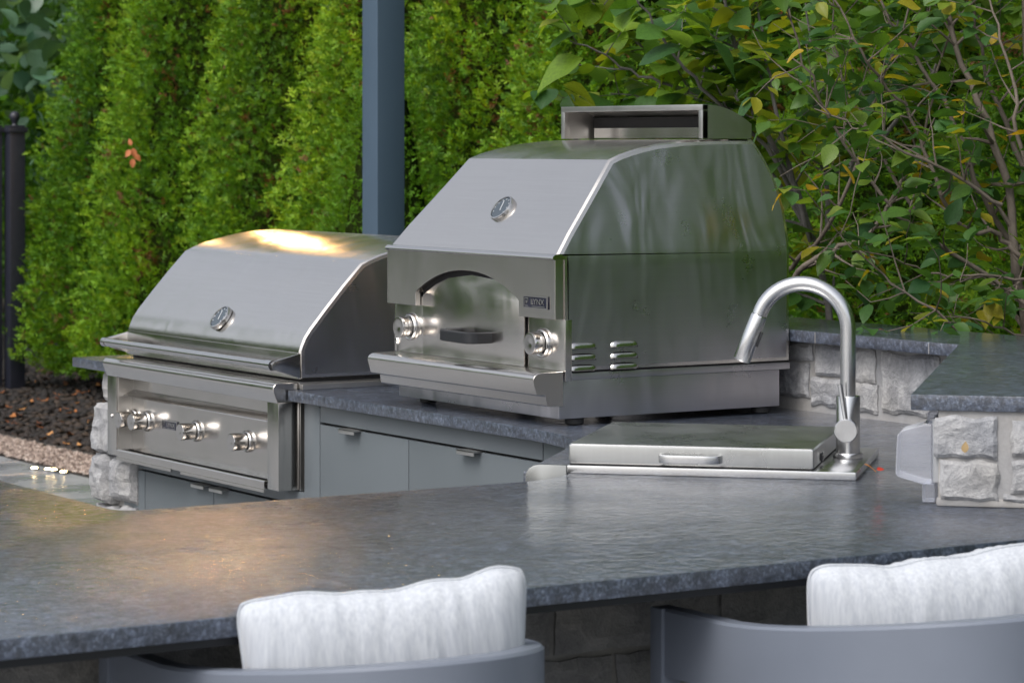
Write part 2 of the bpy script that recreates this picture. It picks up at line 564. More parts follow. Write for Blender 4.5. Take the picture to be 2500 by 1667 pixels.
while yy < 16.2:
    xs = [2.0, 2.9, 3.8, 4.62, 5.42] if k % 2 else [2.0, 2.5, 3.4, 4.3, 5.42]
    for a_, b_ in zip(xs, xs[1:]):
        slab(a_ + 0.006, b_ - 0.006, yy + 0.006, yy + 0.494)
    yy += 0.5; k += 1
yy = 0.4
while yy < 3.9:
    for a_ in (-0.6, 0.3, 1.2, 2.1, 3.0, 3.9):
        slab(a_ + 0.006, a_ + 0.894, yy + 0.006, yy + 0.494)
    yy += 0.5
edge = MB().box(5.775, 5.795, 8.6, 22, -0.04, 0.012).build('bed_edging', 'joint')
struct(edge)

rng = np.random.default_rng(3)
def scatter_rocks(name, n, x0, x1, y0, y1, smin, smax, mat, z=0.0, flat=0.6):
    c = np.array([[1, 0, 0], [-.6, .8, 0], [-.6, -.8, 0], [0, 0, .9], [.2, .1, -.8]])
    F0 = np.array([[0, 1, 3], [1, 2, 3], [2, 0, 3], [1, 0, 4], [2, 1, 4], [0, 2, 4]])
    V = []; F = []; A = []
    pos = np.c_[rng.uniform(x0, x1, n), rng.uniform(y0, y1, n), np.full(n, z)]
    s = rng.uniform(smin, smax, n)
    ang = rng.uniform(0, 2 * np.pi, n)
    ca, sa = np.cos(ang), np.sin(ang)
    P = c[None] * np.array([1, 0.8, flat]) + rng.normal(0, .15, (n, 5, 3))
    X = P[:, :, 0] * ca[:, None] - P[:, :, 1] * sa[:, None]
    Y = P[:, :, 0] * sa[:, None] + P[:, :, 1] * ca[:, None]
    V = np.stack([X, Y, P[:, :, 2]], 2) * s[:, None, None] + pos[:, None]
    V[:, :, 2] += s[:, None] * 0.3
    F = F0[None] + 5 * np.arange(n)[:, None, None]
    o = arrays_obj(name, V.reshape(-1, 3), F.reshape(-1, 3), mat, None, np.repeat(rng.uniform(0, 1, n), 5), True)
    o['kind'] = 'stuff'
    return o
struct(MB().box(5.43, 5.775, 8.6, 20, -0.05, -0.006).build('gravel_strip', 'joint'))
gv = scatter_rocks('gravel', 15000, 5.435, 5.77, 9.5, 16.5, 0.010, 0.021, 'pebble', 0.0)
gv['label'] = 'strip of tan pebbles between paving and mulch'
mc = scatter_rocks('bark_mulch', 14000, 5.8, 8.0, 10.5, 18.5, 0.016, 0.05, 'chips', -0.008, 0.4)
mc['label'] = 'dark shredded bark mulch under the hedge'

# ------------------------------------------------------------------ rough stones
def rough_stone(w, h, d, seed, res=0.012, rough=0.010, edge=0.016):
    """stone face towards local -Y, width along X, its back at Y = 0"""
    nx = max(4, min(22, int(w / res))); nz = max(4, min(16, int(h / res)))
    sv = Vector((seed * 3.7, seed * 1.3, seed * 2.1))
    V = []; F = []
    for j in range(nz + 1):
        for i in range(nx + 1):
            u, v = i / nx, j / nz
            x, z = (u - .5) * w, (v - .5) * h
            ex = min(u, 1 - u) * w; ez = min(v, 1 - v) * h
            # ragged outline
            x += 0.006 * noise.noise(Vector((z * 35, seed * 1.1 + (0 if u < .5 else 9), 0))) * (1 if ex < w * .2 else .3)
            z += 0.006 * noise.noise(Vector((x * 30, seed * 2.3 + (0 if v < .5 else 9), 5))) * (1 if ez < h * .2 else .3)
            e = min(1.0, min(ex, ez) / edge)
            e = e ** .7
            p = Vector((x * 14, z * 22, 0)) + sv
            n = noise.noise(p) * 0.6 + noise.noise(p * 2.3) * 0.35 + abs(noise.noise(p * 1.4 + Vector((7, 0, 3)))) * -0.5
            n = round(n * 5) / 5 * 0.55 + n * 0.45            # broken, ledge-like facets
            V.append((x, -(d * (0.55 + 0.45 * e) + rough * n * (0.3 + 0.7 * e)), z))
    st = nx + 1
    for j in range(nz):
        for i in range(nx):
            F.append((j * st + i, j * st + i + 1, (j + 1) * st + i + 1, (j + 1) * st + i))
    rim = [i for i in range(st)] + [j * st + nx for j in range(1, nz + 1)] + [nz * st + i for i in range(nx - 1, -1, -1)] + [j * st for j in range(nz - 1, 0, -1)]
    o = len(V)
    V += [(V[r][0], 0.02, V[r][2]) for r in rim]
    m = len(rim)
    F += [(rim[(k + 1) % m], rim[k], o + k, o + (k + 1) % m) for k in range(m)]
    return MB().add(V, F)

SEED = [1]
def stone(parent, centre, w, h, d, rotz, mat='stone', res=0.012, rough=0.010, edge=0.016):
    SEED[0] += 1
    o = local(rough_stone(w, h, d, SEED[0], res, rough, edge), 'stone', mat, parent, centre, smooth=16)
    o.rotation_euler = (0, 0, rotz)
    return o

# ------------------------------------------------------------------ raised stone wall with granite coping
ISQ = 2 ** -0.5
e1 = Vector((ISQ, -ISQ, 0)); e2 = Vector((ISQ, ISQ, 0)); ez = Vector((0, 0, 1))
wall = thing('stone_wall', (4.2, 5.2, 0), 'raised grey stone wall with dark granite coping behind the pizza oven', 'wall')
MB().prism([(4.07, 8.0), (4.07, 4.68), (3.196, 3.798), (3.60, 3.394), (4.37, 4.30), (4.37, 8.0)], XY, 1.083, 1.11).build('coping', 'granite', wall, bevel=0.002)
MB().prism([(4.125, 7.9), (4.125, 4.66), (4.34, 4.45), (4.34, 7.9)], XY, 0, 1.083).build('mortar_core', 'mortar', wall)
for yj in (5.170, 4.776):                              # pale caulked joints in the coping
    MB().box(4.0692, 4.072, yj - .0009, yj + .0009, 1.0845, 1.1085).build('caulk_joint', 'mortar', wall)
# the pier that ends the wall stands on the bar top
def PP(a, b, z):     # a along the pier's front from its left corner, b behind the front
    return Vector((3.230, 3.766, z)) + e1 * a + e2 * b
pc = [PP(0, 0.005, 0), PP(.5, .005, 0), PP(.5, .3, 0), PP(0.02, 1.22, 0), PP(0, 1.22, 0)]
MB().prism([(p.x, p.y) for p in pc], XY, 0.9205, 1.083).build('pier_core', 'mortar', wall)
MB().obox(PP(-.004, .002, .9205), e1 * .5, e2 * .02, ez * 0.014).build('mortar_bed', 'mortar', wall, bevel=.004)
# stones seen on the pier front: (left, right, bottom, top) along the front
for a0, a1, z0, z1 in [(-.008, .098, 1.005, 1.073), (.002, .101, .932, .998), (.124, .25, 1.008, 1.068), (.122, .20, .945, .998), (.112, .27, .9305, .941), (.262, .40, .94, 1.06)]:
    p = PP((a0 + a1) / 2, .010, (z0 + z1) / 2)
    stone(wall, p, a1 - a0, z1 - z0, .016, R(-45), res=.006, rough=.009, edge=.007)
# stones of the long face (facing the cook): Y range, z range
rows = [(5.235, 5.02, 1.004, 1.076), (5.252, 5.135, .936, 1.000), (5.128, 5.012, .934, .998), (4.998, 4.80, .94, 1.072), (5.44, 5.26, .95, 1.03), (5.46, 5.245, 1.036, 1.076),
        (4.79, 4.67, .94, 1.07), (5.70, 5.47, .94, 1.07)]
for ya, yb, z0, z1 in rows:
    stone(wall, (4.128, (ya + yb) / 2, (z0 + z1) / 2), abs(ya - yb), z1 - z0, .013, R(-90), res=.008, rough=.006, edge=.006)
for z0, z1 in [(.05, .3), (.31, .58), (.59, .88)]:
    pass

# ------------------------------------------------------------------ kitchen counter
kit = thing('kitchen_counter', (3.4, 5.2, 0), 'U-shaped outdoor kitchen counter with dark granite top and grey cabinet doors', 'counter')
def arc(cx, cy, r, a0, a1, n=6):
    return [(cx + r * math.cos(R(a0 + (a1 - a0) * i / n)), cy + r * math.sin(R(a0 + (a1 - a0) * i / n))) for i in range(n + 1)]
top = [(0.9, 3.383), (3.95, 3.383), (4.125, 3.9), (4.125, 6.399), (3.367, 6.399)]
top += [(3.367, 5.30), (3.362, 5.20), (3.345, 5.11), (3.31, 5.02), (3.19, 4.868)]
top += [(2.914, 4.588), (2.976, 4.5255), (2.962, 4.506), (2.925, 4.478), (2.88, 4.456), (2.83, 4.446)]
top += [(2.08, 4.446)] + [(2.05, 4.451), (2.03, 4.466), (2.022, 4.49)] + [(2.022, 7.6), (0.9, 7.6)]
MB().prism(top, XY, 0.893, 0.92).build('countertop', 'granite', kit, bevel=0.0022)
MB().prism([(3.36, 7.436), (4.125, 7.436), (4.125, 7.72), (3.36, 7.72)], XY, 0.893, 0.92).build('end_countertop', 'granite', kit, bevel=0.002)
# dark steel support under the bar overhang
MB().prism([(0.95, 3.40), (3.9, 3.40), (3.9, 3.74), (0.95, 3.74)], XY, 0.880, 0.8925).build('support_plate', 'black', kit)
# cabinet carcass of the cooking run
MB().box(3.415, 4.10, 5.06, 6.43, 0.08, 0.8925).build('cabinet_body', 'cabinet_in', kit)
MB().box(3.42, 4.10, 6.435, 7.42, 0.08, 0.63).build('cabinet_body', 'cabinet_in', kit)
MB().box(3.45, 4.10, 5.2, 7.42, 0.0, 0.0795).build('toe_kick', 'black', kit)
cf = .0025
def panel(y0, y1, z0, z1, name='cabinet_panel', x=3.40):
    return MB().box(x, x + .0145, y0, y1, z0, z1).build(name, 'cabinet', kit, bevel=.0012)
def tab(door, yc, z, x=3.40):
    """flat edge pull on the top of a door"""
    MB().box(x - .022, x + .012, yc - .038, yc + .038, z - .0005, z + .0025).box(x - .022, x - .0195, yc - .038, yc + .038, z - .008, z + .0025).build('handle', 'steel_dull', door, bevel=.0008)
panel(6.294, 6.374, .08, .8925)                        # stile beside the grill
panel(5.274, 6.2905, .8475, .8925)                     # rail under the top
d1 = panel(5.8565, 6.2905, .10, .8415, 'door'); tab(d1, 6.12, .8415)
d2 = panel(5.274, 5.853, .10, .8415, 'door'); tab(d2, 5.565, .8415)
panel(5.06, 5.2705, .08, .8925)                        # corner stile
panel(6.378, 7.455, .632, .664, x=3.402)               # rail under the grill
panel(7.318, 7.455, .08, .6265, x=3.402)
d3 = panel(6.89, 7.3145, .10, .6265, 'door', 3.402); tab(d3, 6.945, .6265, 3.402)
d4 = panel(6.385, 6.885, .10, .6265, 'door', 3.402); tab(d4, 6.835, .6265, 3.402)
# cabinet faces of the diagonal sink corner and of the bar's inner side
def diag(p0, p1, z0, z1, name='cabinet_panel', t=.0145):
    p0 = Vector((*p0, z0)); p1 = Vector((*p1, z0)); d = p1 - p0
    nrm = Vector((d.y, -d.x, 0)).normalized()
    return MB().obox(p0, d, nrm * t, Vector((0, 0, z1 - z0))).build(name, 'cabinet', kit, bevel=.0012)
diag((3.398, 5.055), (2.94, 4.597), .08, .72)
diag((2.83, 4.47), (2.05, 4.43), .08, .8925)

# stone facing below the bar overhang, and the left arm's inner side
knee = thing('bar_stone_facing', (2.3, 3.75, 0), 'dark stone-faced wall under the bar overhang behind the stools', 'wall')
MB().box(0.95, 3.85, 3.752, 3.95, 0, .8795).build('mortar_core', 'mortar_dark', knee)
rs = random.Random(5)
z = 0.02
while z < .86:
    hgt = rs.choice((.07, .09, .11, .13))
    if z + hgt > .87:
        hgt = .875 - z
    if hgt < .03:
        break
    x = 1.0 - rs.uniform(0, .2)
    while x < 3.3:
        w = rs.uniform(.14, .36)
        if x + w > .96:
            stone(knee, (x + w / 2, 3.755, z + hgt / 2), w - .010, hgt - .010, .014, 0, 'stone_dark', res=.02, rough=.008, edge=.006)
        x += w
    z += hgt

# stone pier at the far end of the cooking run
pier = thing('stone_pier', (3.5, 7.55, 0), 'light grey split-stone pier at the left end beside the grill', 'pier')
MB().box(3.42, 4.08, 7.458, 7.60, 0, .8925).build('mortar_core', 'mortar', pier)
for ya, yb, z0, z1, dd in [(7.605, 7.425, .80, .888, .03), (7.625, 7.44, .655, .795, .055), (7.63, 7.525, .515, .65, .06), (7.52, 7.36, .53, .65, .05),
                           (7.632, 7.46, .34, .505, .055), (7.45, 7.362, .37, .52, .055), (7.63, 7.50, .18, .33, .06), (7.49, 7.365, .17, .36, .055), (7.63, 7.365, .01, .165, .055)]:
    stone(pier, (3.425, (ya + yb) / 2, (z0 + z1) / 2), abs(ya - yb), z1 - z0, dd, R(-90), res=.012, rough=.016)
for xa, xb, z0, z1 in [(3.44, 3.72, .64, .88), (3.44, 3.8, .34, .63), (3.44, 3.7, .02, .33), (3.73, 4.08, .64, .88), (3.81, 4.08, .34, .63), (3.71, 4.08, .02, .33)]:
    stone(pier, ((xa + xb) / 2, 7.598, (z0 + z1) / 2), xb - xa - .012, z1 - z0 - .012, .03, R(180), res=.03)

# ------------------------------------------------------------------ badge lettering
def letters(txt, size, thick):
    cu = bpy.data.curves.new('letters', 'FONT')
    cu.body = txt; cu.size = size; cu.extrude = thick; cu.align_x = 'CENTER'; cu.align_y = 'CENTER'
    cu.offset = size * .018
    to = bpy.data.objects.new('letters', cu); col.objects.link(to)
    bpy.context.view_layer.update()
    me = bpy.data.meshes.new_from_object(to.evaluated_get(bpy.context.evaluated_depsgraph_get()))
    bpy.data.objects.remove(to, do_unlink=True)
    return me

def badge(parent, x, yc, zc, w, h, tilt=0.0):
    """plate on a face towards -X: silver rim, dark field, emblem and the four letters"""
    b = MB().box(x - .003, x, yc - w / 2, yc + w / 2, zc - h / 2, zc + h / 2).build('badge', 'badge', parent, bevel=.001)
    r = w * .03
    fr = MB()
    x0, x1 = x - .0045, x - .0028
    y0, y1, z0, z1 = yc - w / 2, yc + w / 2, zc - h / 2, zc + h / 2
    fr.box(x0, x1, y0, y1, z1 - r, z1).box(x0, x1, y0, y1, z0, z0 + r).box(x0, x1, y0, y0 + r, z0 + r, z1 - r).box(x0, x1, y1 - r, y1, z0 + r, z1 - r)
    fr.build('badge_rim', 'steel_trim', b)
    em = MB()
    ey, s, t = yc + w * .36, h * .26, h * .06
    em.box(x0, x1, ey - s, ey + s, zc + s, zc + s + t).box(x0, x1, ey - s, ey + s, zc - s - t, zc - s)
    em.box(x0, x1, ey + s - t, ey + s, zc - s, zc + s).box(x0, x1, ey - s, ey - s + t, zc - s * .2, zc + s)
    em.box(x0, x1, ey - s * .25, ey + s * .35, zc - s * .35, zc + s * .45)
    em.box(x0, x1, yc - w * .40, yc + w * .12, zc - h * .34, zc - h * .29)
    em.build('emblem', 'steel_trim', b)
    me = letters('LYNX', h * .62, .0006)
    lo = link('lettering', me, 'steel_trim', b)
    sx = (w * .56) / max(1e-6, max(v.co.x for v in me.vertices) - min(v.co.x for v in me.vertices))
    lo.rotation_euler = (R(90), 0, R(-90))
    lo.scale = (sx, 1, 1)
    lo.location = Vector((x - .0042, yc - w * .10, zc + h * .03)) - WL[b]
    return b

def knob_meshes(rad, length, brad):
    """faces -X from its origin on the panel"""
    kb = MB().lathe((0, 0, 0), (-1, 0, 0), [(rad * .92, .010), (rad * .96, .012), (rad, .014), (rad, length - .0015), (rad * .97, length), (rad * .9, length + .0004), (.0006, length - .0035)], 40)
    bz = MB().lathe((0, 0, 0), (-1, 0, 0), [(brad, 0), (brad * 1.0, .004), (brad * .96, .008), (brad * .86, .0105), (brad * .78, .0095), (brad * .76, .006), (.001, .006)], 40)
    cut = MB().lathe((0, 0, 0), (-1, 0, 0), [(rad * .93, .005), (rad * .93, .0125)], 32)
    mk = MB().box(-length + .001, -length * .55, -.0006, .0006, rad * .985, rad * 1.006)
    return kb, bz, cut, mk

def add_knobs(parent, spots, rad, length, brad):
    kb, bz, cut, mk = knob_meshes(rad, length, brad)
    meshes = [kb.mesh('knob', smooth=30), bz.mesh('bezel', smooth=40), cut.mesh('collar'), mk.mesh('pointer_mark')]
    for loc in spots:
        k = link('knob', meshes[0], 'knob', parent)
        k.location = Vector(loc) - WL[parent]
        k.rotation_euler = (random.uniform(-.06, .06), 0, 0)
        link('bezel', meshes[1], 'steel_trim', k)
        link('collar', meshes[2], 'soot', k)
        link('pointer_mark', meshes[3], 'black', k)

def gauge(parent, c, nrm, rad):
    """lid thermometer: steel ring, dark face and needle"""
    n = Vector(nrm).normalized()
    ring = MB().lathe(c, n, [(rad * .6, -.004), (rad, -.004), (rad, .005), (rad * .96, .008), (rad * .88, .0085), (rad * .83, .0015)], 40).build('thermometer', 'steel_trim', parent, smooth=40)
    MB().lathe(c, n, [(rad * .84, .003), (rad * .84, .0062)], 40).build('dial', 'glass', ring)
    t = Vector((0, 1, 0)); s = n.cross(t)
    if s.z < 0:
        s = -s
    c = Vector(c)
    nd = MB()
    for d, l0, l1, w in [((t * .3 + s * .95), -.25, .6, .05)]:
        d = d.normalized(); q = n.cross(d)
        nd.obox(c + d * rad * l0 - q * rad * w / 2 + n * .0064, d * rad * (l1 - l0), q * rad * w, n * .0006)
    for k in range(9):
        th = R(-30 + 30 * k); d = t * math.cos(th) + s * math.sin(th); q = n.cross(d)
        nd.obox(c + d * rad * .66 - q * rad * .015 + n * .0064, d * rad * .1, q * rad * .03, n * .0004)
    nd.build('needle', 'white_print', ring)
    return ring

# shell made of a side profile, with rolled rims and sides that may lean in above a height
def shell(parent, name, prof, yr, yl, mat, side_mat, rim=.010, bend=None, lean=0.0):
    def off(z):
        if bend is None or z < bend - .02:
            return 0.0
        return lean * (z - bend + .02) ** 2 / .08 if z < bend + .02 else lean * (z - bend)
    cx = sum(p[0] for p in prof) / len(prof); cz = sum(p[1] for p in prof) / len(prof)
    n = len(prof)
    def inset(i, d):
        p0 = Vector(prof[i - 1]); p = Vector(prof[i]); p1 = Vector(prof[(i + 1) % n])
        t0 = (p - p0).normalized(); t1 = (p1 - p).normalized()
        n0 = Vector((t0.y, -t0.x)); n1 = Vector((t1.y, -t1.x))
        nn = (n0 + n1)
        nn = nn.normalized() if nn.length > 1e-4 else n0
        k = d / max(.45, nn.dot(n0))
        return p + nn * k
    sgn = 1
    if (inset(n // 2, .01) - Vector((cx, cz))).length > (Vector(prof[n // 2]) - Vector((cx, cz))).length:
        sgn = -1
    loops = []
    for d, dy in ((rim, 0.0), (rim * .3, rim * .12), (0.0, rim * .7)):
        loops.append((d * sgn, dy))
    def ring(d, dy, right):
        out = []
        for i in range(n):
            q = inset(i, d) if d else Vector(prof[i])
            o = off(q.y)
            y = yr + o + dy if right else yl - o - dy
            out.append((q.x, y, q.y))
        return out
    m = MB()
    rs_ = [ring(d, dy, True) for d, dy in loops] + [ring(d, dy, False) for d, dy in reversed(loops)]
    for r_ in rs_:
        m.v += r_
    for a in range(len(rs_) - 1):
        for i in range(n):
            j = (i + 1) % n
            m.f.append((a * n + i, a * n + j, (a + 1) * n + j, (a + 1) * n + i))
    o = m.build(name, mat, parent, smooth=24)
    # side sheets, split at the bend line
    for right in (True, False):
        r_ = ring(rim * sgn, 0, right)
        sm = MB()
        sm.add(r_, [tuple(range(n))])
        sp_ = sm.build('side_panel', side_mat, o, smooth=0)
        if (sp_.data.polygons[0].normal.y > 0) == right:
            sp_.data.flip_normals()
        if bend is not None:
            bm = bmesh.new(); bm.from_mesh(sp_.data)
            for zc in (-.02, -.012, -.004, .004, .012, .02):
                bmesh.ops.bisect_plane(bm, geom=bm.verts[:] + bm.edges[:] + bm.faces[:], plane_co=(0, 0, bend + zc - WL[parent].z), plane_no=(0, 0, 1))
            for v in bm.verts:
                k_ = off(v.co.z + WL[parent].z)
                v.co.y = (yr + k_ if right else yl - k_) - WL[parent].y
            bm.to_mesh(sp_.data); bm.free()
            sp_.data.polygons.foreach_set('use_smooth', [True] * len(sp_.data.polygons))
    return o

# ------------------------------------------------------------------ pizza oven
ov = thing('pizza_oven', (3.75, 5.63, .92), 'countertop stainless steel pizza oven with sloped lid and vent hood', 'pizza oven')
prof = [(3.447, 1.037), (3.447, 1.285), (3.436, 1.2853), (3.431, 1.293), (3.470, 1.341), (3.514, 1.390), (3.560, 1.442), (3.611, 1.501),
        (3.643, 1.513), (3.675, 1.5215), (3.710, 1.5295), (3.745, 1.5355), (3.82, 1.543), (3.90, 1.546), (4.020, 1.547), (4.036, 1.522), (4.048, 1.498), (4.058, 1.474),
        (4.066, 1.450), (4.072, 1.420), (4.0755, 1.385), (4.0755, 1.349), (4.073, 1.315), (4.069, 1.285), (4.067, 1.16), (4.067, 1.037)]
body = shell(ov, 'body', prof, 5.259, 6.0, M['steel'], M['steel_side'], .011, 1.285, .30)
MB().prism([(3.421, 1.2835), (3.418, 1.2865), (3.4185, 1.2905), (3.424, 1.2945), (3.440, 1.2965), (3.452, 1.289), (3.4475, 1.2835)], XZ, 5.261, 5.998).build('lid_lip', 'steel_trim', ov, smooth=50)
# front sheet with the arched opening
ar = [(5.998, 1.2835), (5.998, 1.156), (5.864, 1.156)]
ar += [(5.864 - .003 * i, 1.187 + .004 * i) for i in range(2)]
cyA, hw, zs, rise = 5.6365, .2275, 1.187, .056
for i in range(0, 25):
    q_ = 1 - i / 12
    ar.append((cyA + hw * q_ * .985, zs + .004 + rise * (1 - abs(q_) ** 2.15)))
ar += [(5.409, 1.187), (5.409, 1.154), (5.261, 1.154), (5.261, 1.2835)]
MB().prism(ar, YZ, 3.424, 3.4455).build('front_sheet', 'steel', ov, bevel=.0012, segs=1)
MB().box(3.4425, 3.4465, 5.415, 5.86, 1.06, 1.262).build('arch_shadow_gap', 'soot', ov)
# control panels on both sides, door between them
MB().box(3.442, 3.4465, 5.860, 5.985, 1.041, 1.175).box(3.4435, 3.4465, 5.985, 5.997, 1.041, 1.155).build('control_panel', 'steel', ov, bevel=.0008)
MB().box(3.442, 3.4465, 5.2505, 5.396, 1.041, 1.154).box(3.442, 3.459, 5.2475, 5.2503, 1.019, 1.153).build('control_panel', 'steel', ov, bevel=.0008)
dr = MB().prism([(5.8575, 1.041), (5.8575, 1.18), (5.80, 1.207), (5.74, 1.225), (5.6365, 1.236), (5.53, 1.229), (5.47, 1.212), (5.4125, 1.18), (5.4125, 1.041)], YZ, 3.440, 3.4424).build('door', 'steel', ov, bevel=.0006)
# black handle: grip bar and two bent arms
hp = [(3.440, 5.690, 1.100), (3.405, 5.690, 1.100), (3.394, 5.687, 1.0995), (3.388, 5.676, 1.099), (3.387, 5.66, 1.098), (3.387, 5.585, 1.097), (3.388, 5.569, 1.097), (3.394, 5.558, 1.097), (3.405, 5.555, 1.097), (3.440, 5.555, 1.097)]
hb = MB()
nn = len(hp)
for i, p in enumerate(hp):
    pv = Vector(p)
    t = (Vector(hp[min(i + 1, nn - 1)]) - Vector(hp[max(i - 1, 0)])).normalized()
    s = Vector((-t.y, t.x, 0)) * .008
    for a, b in [(-1, -.85), (-.7, -1), (.7, -1), (1, -.85), (1, .85), (.7, 1), (-.7, 1), (-1, .85)]:
        hb.v.append(tuple(pv + s * a + Vector((0, 0, .0125 * b))))
for i in range(nn - 1):
    for k in range(8):
        hb.f.append((i * 8 + k, i * 8 + (k + 1) % 8, (i + 1) * 8 + (k + 1) % 8, (i + 1) * 8 + k))
hb.f.append(tuple(range(8))[::-1]); hb.f.append(tuple(range((nn - 1) * 8, nn * 8)))
hb.build('handle', 'black', dr, smooth=50)
add_knobs(ov, [(3.442, 5.913, 1.103), (3.442, 5.336, 1.098)], .0245, .037, .033)
MB().lathe((3.442, 5.981, 1.066), (-1, 0, 0), [(.008, 0), (.008, .002), (.006, .004), (.001, .0045)], 6).build('screw', 'steel_trim', ov)
badge(ov, 3.424, 5.3355, 1.188, .098, .0285)
gauge(ov, (3.509, 5.611, 1.3865), (-.775, 0, .632), .034)
# landing shelf
sp = [(3.441, 1.0405), (3.384, 1.0395), (3.374, 1.0375), (3.3665, 1.033), (3.3638, 1.027), (3.3645, 1.020), (3.372, .9925), (3.3755, .9918), (3.3915, .9918), (3.397, .9865), (3.400, .968), (3.402, .9655), (3.441, .9645)]
MB().prism(sp, XZ, 5.2545, 5.987).build('shelf', 'steel', ov, bevel=.0008, segs=1, smooth=28)
# base frame and feet
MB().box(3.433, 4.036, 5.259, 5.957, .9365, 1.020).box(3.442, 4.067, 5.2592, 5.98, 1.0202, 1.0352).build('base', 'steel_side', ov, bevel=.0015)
MB().box(3.449, 4.066, 5.262, 5.99, 1.0352, 1.0375).build('seam_gap', 'soot', ov)
ft = MB().lathe((0, 0, 0), (0, 0, 1), [(.017, 0), (.021, .003), (.021, .014), (.018, .0175)], 20)
f0 = local(ft, 'foot', 'rubber', ov, (3.49, 5.285, .9203))
for p in ((4.0, 5.285, .9203), (3.49, 5.915, .9203), (4.0, 5.925, .9203)):
    place(f0, ov, p)
# louvres on the side: raised half shells open at the bottom
def louvre():
    m = MB()
    nx, nz = 18, 6
    for j in range(nz + 1):
        for i in range(nx + 1):
            u = i / nx * 2 - 1; v = j / nz
            e = max(0.0, 1 - abs(u) ** 5)
            out = .0075 * math.sqrt(max(0, 1 - v ** 2.2)) * e ** .6
            zz = v * .0145 * (1 - .55 * abs(u) ** 6)
            m.v.append((u * .0365, -out, zz))
    for j in range(nz):
        for i in range(nx):
            m.f.append((j * (nx + 1) + i, j * (nx + 1) + i + 1, (j + 1) * (nx + 1) + i + 1, (j + 1) * (nx + 1) + i))
    return m
lv = None
for xc in (3.494, 3.605):
    for zc in (1.088, 1.0635, 1.0395):
        if lv is None:
            lv = local(louvre(), 'louvre', 'steel_trim', ov, (xc, 5.2588, zc), smooth=60)
        else:
            place(lv, ov, (xc, 5.2588, zc))
lg = None
for xc in (3.494, 3.605):
    for zc in (1.088, 1.0635, 1.0395):
        if lg is None:
            lg = local(MB().box(-.033, .033, -.0062, -.0002, -.0006, .0012), 'louvre_slot', 'soot', ov, (xc, 5.2588, zc))
        else:
            place(lg, ov, (xc, 5.2588, zc))
# vent hood: open box with a curved back
hx0, hx1, hy0, hy1, hz0, hz1 = 3.874, 4.012, 5.333, 5.922, 1.5485, 1.626
topc = [(hx0 + (hx1 - hx0) * t, hz1 - .044 * max(0, (t - .05) / .95) ** 2.1) for t in [0, .1, .2, .3, .4, .5, .6, .7, .8, .9, 1]]
th = .003
hd = MB()
sidep = [(hx0, hz0)] + topc + [(hx1, hz0)]
hd.prism(sidep, XZ, hy0, hy0 + th)
hd.prism(sidep, XZ, hy1 - th, hy1)
tp = topc + [(x, z - th) for x, z in reversed(topc)]
hd.prism(tp, XZ, hy0 + th + .0002, hy1 - th - .0002)
hd.box(hx1 - th, hx1 - .0005, hy0 + th + .0002, hy1 - th - .0002, hz0, topc[-1][1] - th - .0002)
hood = hd.build('vent_hood', 'steel_dull', ov, smooth=25)
rim = MB()
rim.box(hx0 - .002, hx0 + .014, hy0, hy1, hz1 - .0125, hz1 + .0006).box(hx0 - .002, hx0 + .014, hy0, hy0 + .015, hz0, hz1 - .0126).box(hx0 - .002, hx0 + .014, hy1 - .015, hy1, hz0, hz1 - .0126)
rim.build('hood_rim', 'steel_dull', hood, bevel=.0008)
MB().box(hx0 + .085, hx0 + .088, hy0 + .016, hy1 - .016, hz0 + .002, hz0 + .026).build('baffle', 'steel', hood)
MB().box(hx0 + .09, hx0 + .118, hy0 + .004, hy1 - .004, hz0 + .0262, hz0 + .052).build('flue_back', 'soot', hood)

# ------------------------------------------------------------------ grill
gr = thing('gas_grill', (3.7, 6.91, .63), 'built-in stainless steel gas grill with closed rounded lid and four knobs', 'grill')
gp = [(3.400, .946), (3.398, 1.016), (3.402, 1.028), (3.412, 1.050), (3.428, 1.072), (3.470, 1.1205), (3.520, 1.176), (3.574, 1.232),
      (3.600, 1.2435), (3.630, 1.254), (3.663, 1.2625), (3.700, 1.271), (3.741, 1.279), (3.78, 1.2845), (3.82, 1.2875), (3.87, 1.2885), (3.93, 1.285), (3.98, 1.272), (4.015, 1.245), (4.032, 1.19), (4.035, .946)]
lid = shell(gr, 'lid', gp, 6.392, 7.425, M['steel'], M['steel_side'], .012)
# lower band of the lid and shadow line
MB().box(3.393, 3.3985, 6.397, 7.42, .9475, 1.012).build('lid_band', 'steel', lid, bevel=.0015)
gauge(lid, (3.4225, 6.885, 1.0735), (-.79, 0, .62), .036)
hx, hz = 3.325, .984
MB().tube([(hx, 6.43, hz - .001), (hx, 7.40, hz - .001)], .0115, 20).build('handle', 'steel_trim', lid, smooth=50)
for y0, y1 in ((6.400, 6.432), (7.398, 7.420)):
    br = MB().tube([(hx, y0, hz - .001), (hx, y1, hz - .001)], .0128, 20)
    br.build('handle_end', 'steel_trim', lid, smooth=50)
for yb in (6.3985, 7.4165):
    MB().prism([(3.3995, 1.0105), (hx + .002, hz + .0095), (hx - .006, hz + .003), (hx - .004, hz - .010), (3.3995, .949)], XZ, yb - .004, yb + .004).build('handle_bracket', 'steel_trim', lid, bevel=.001)
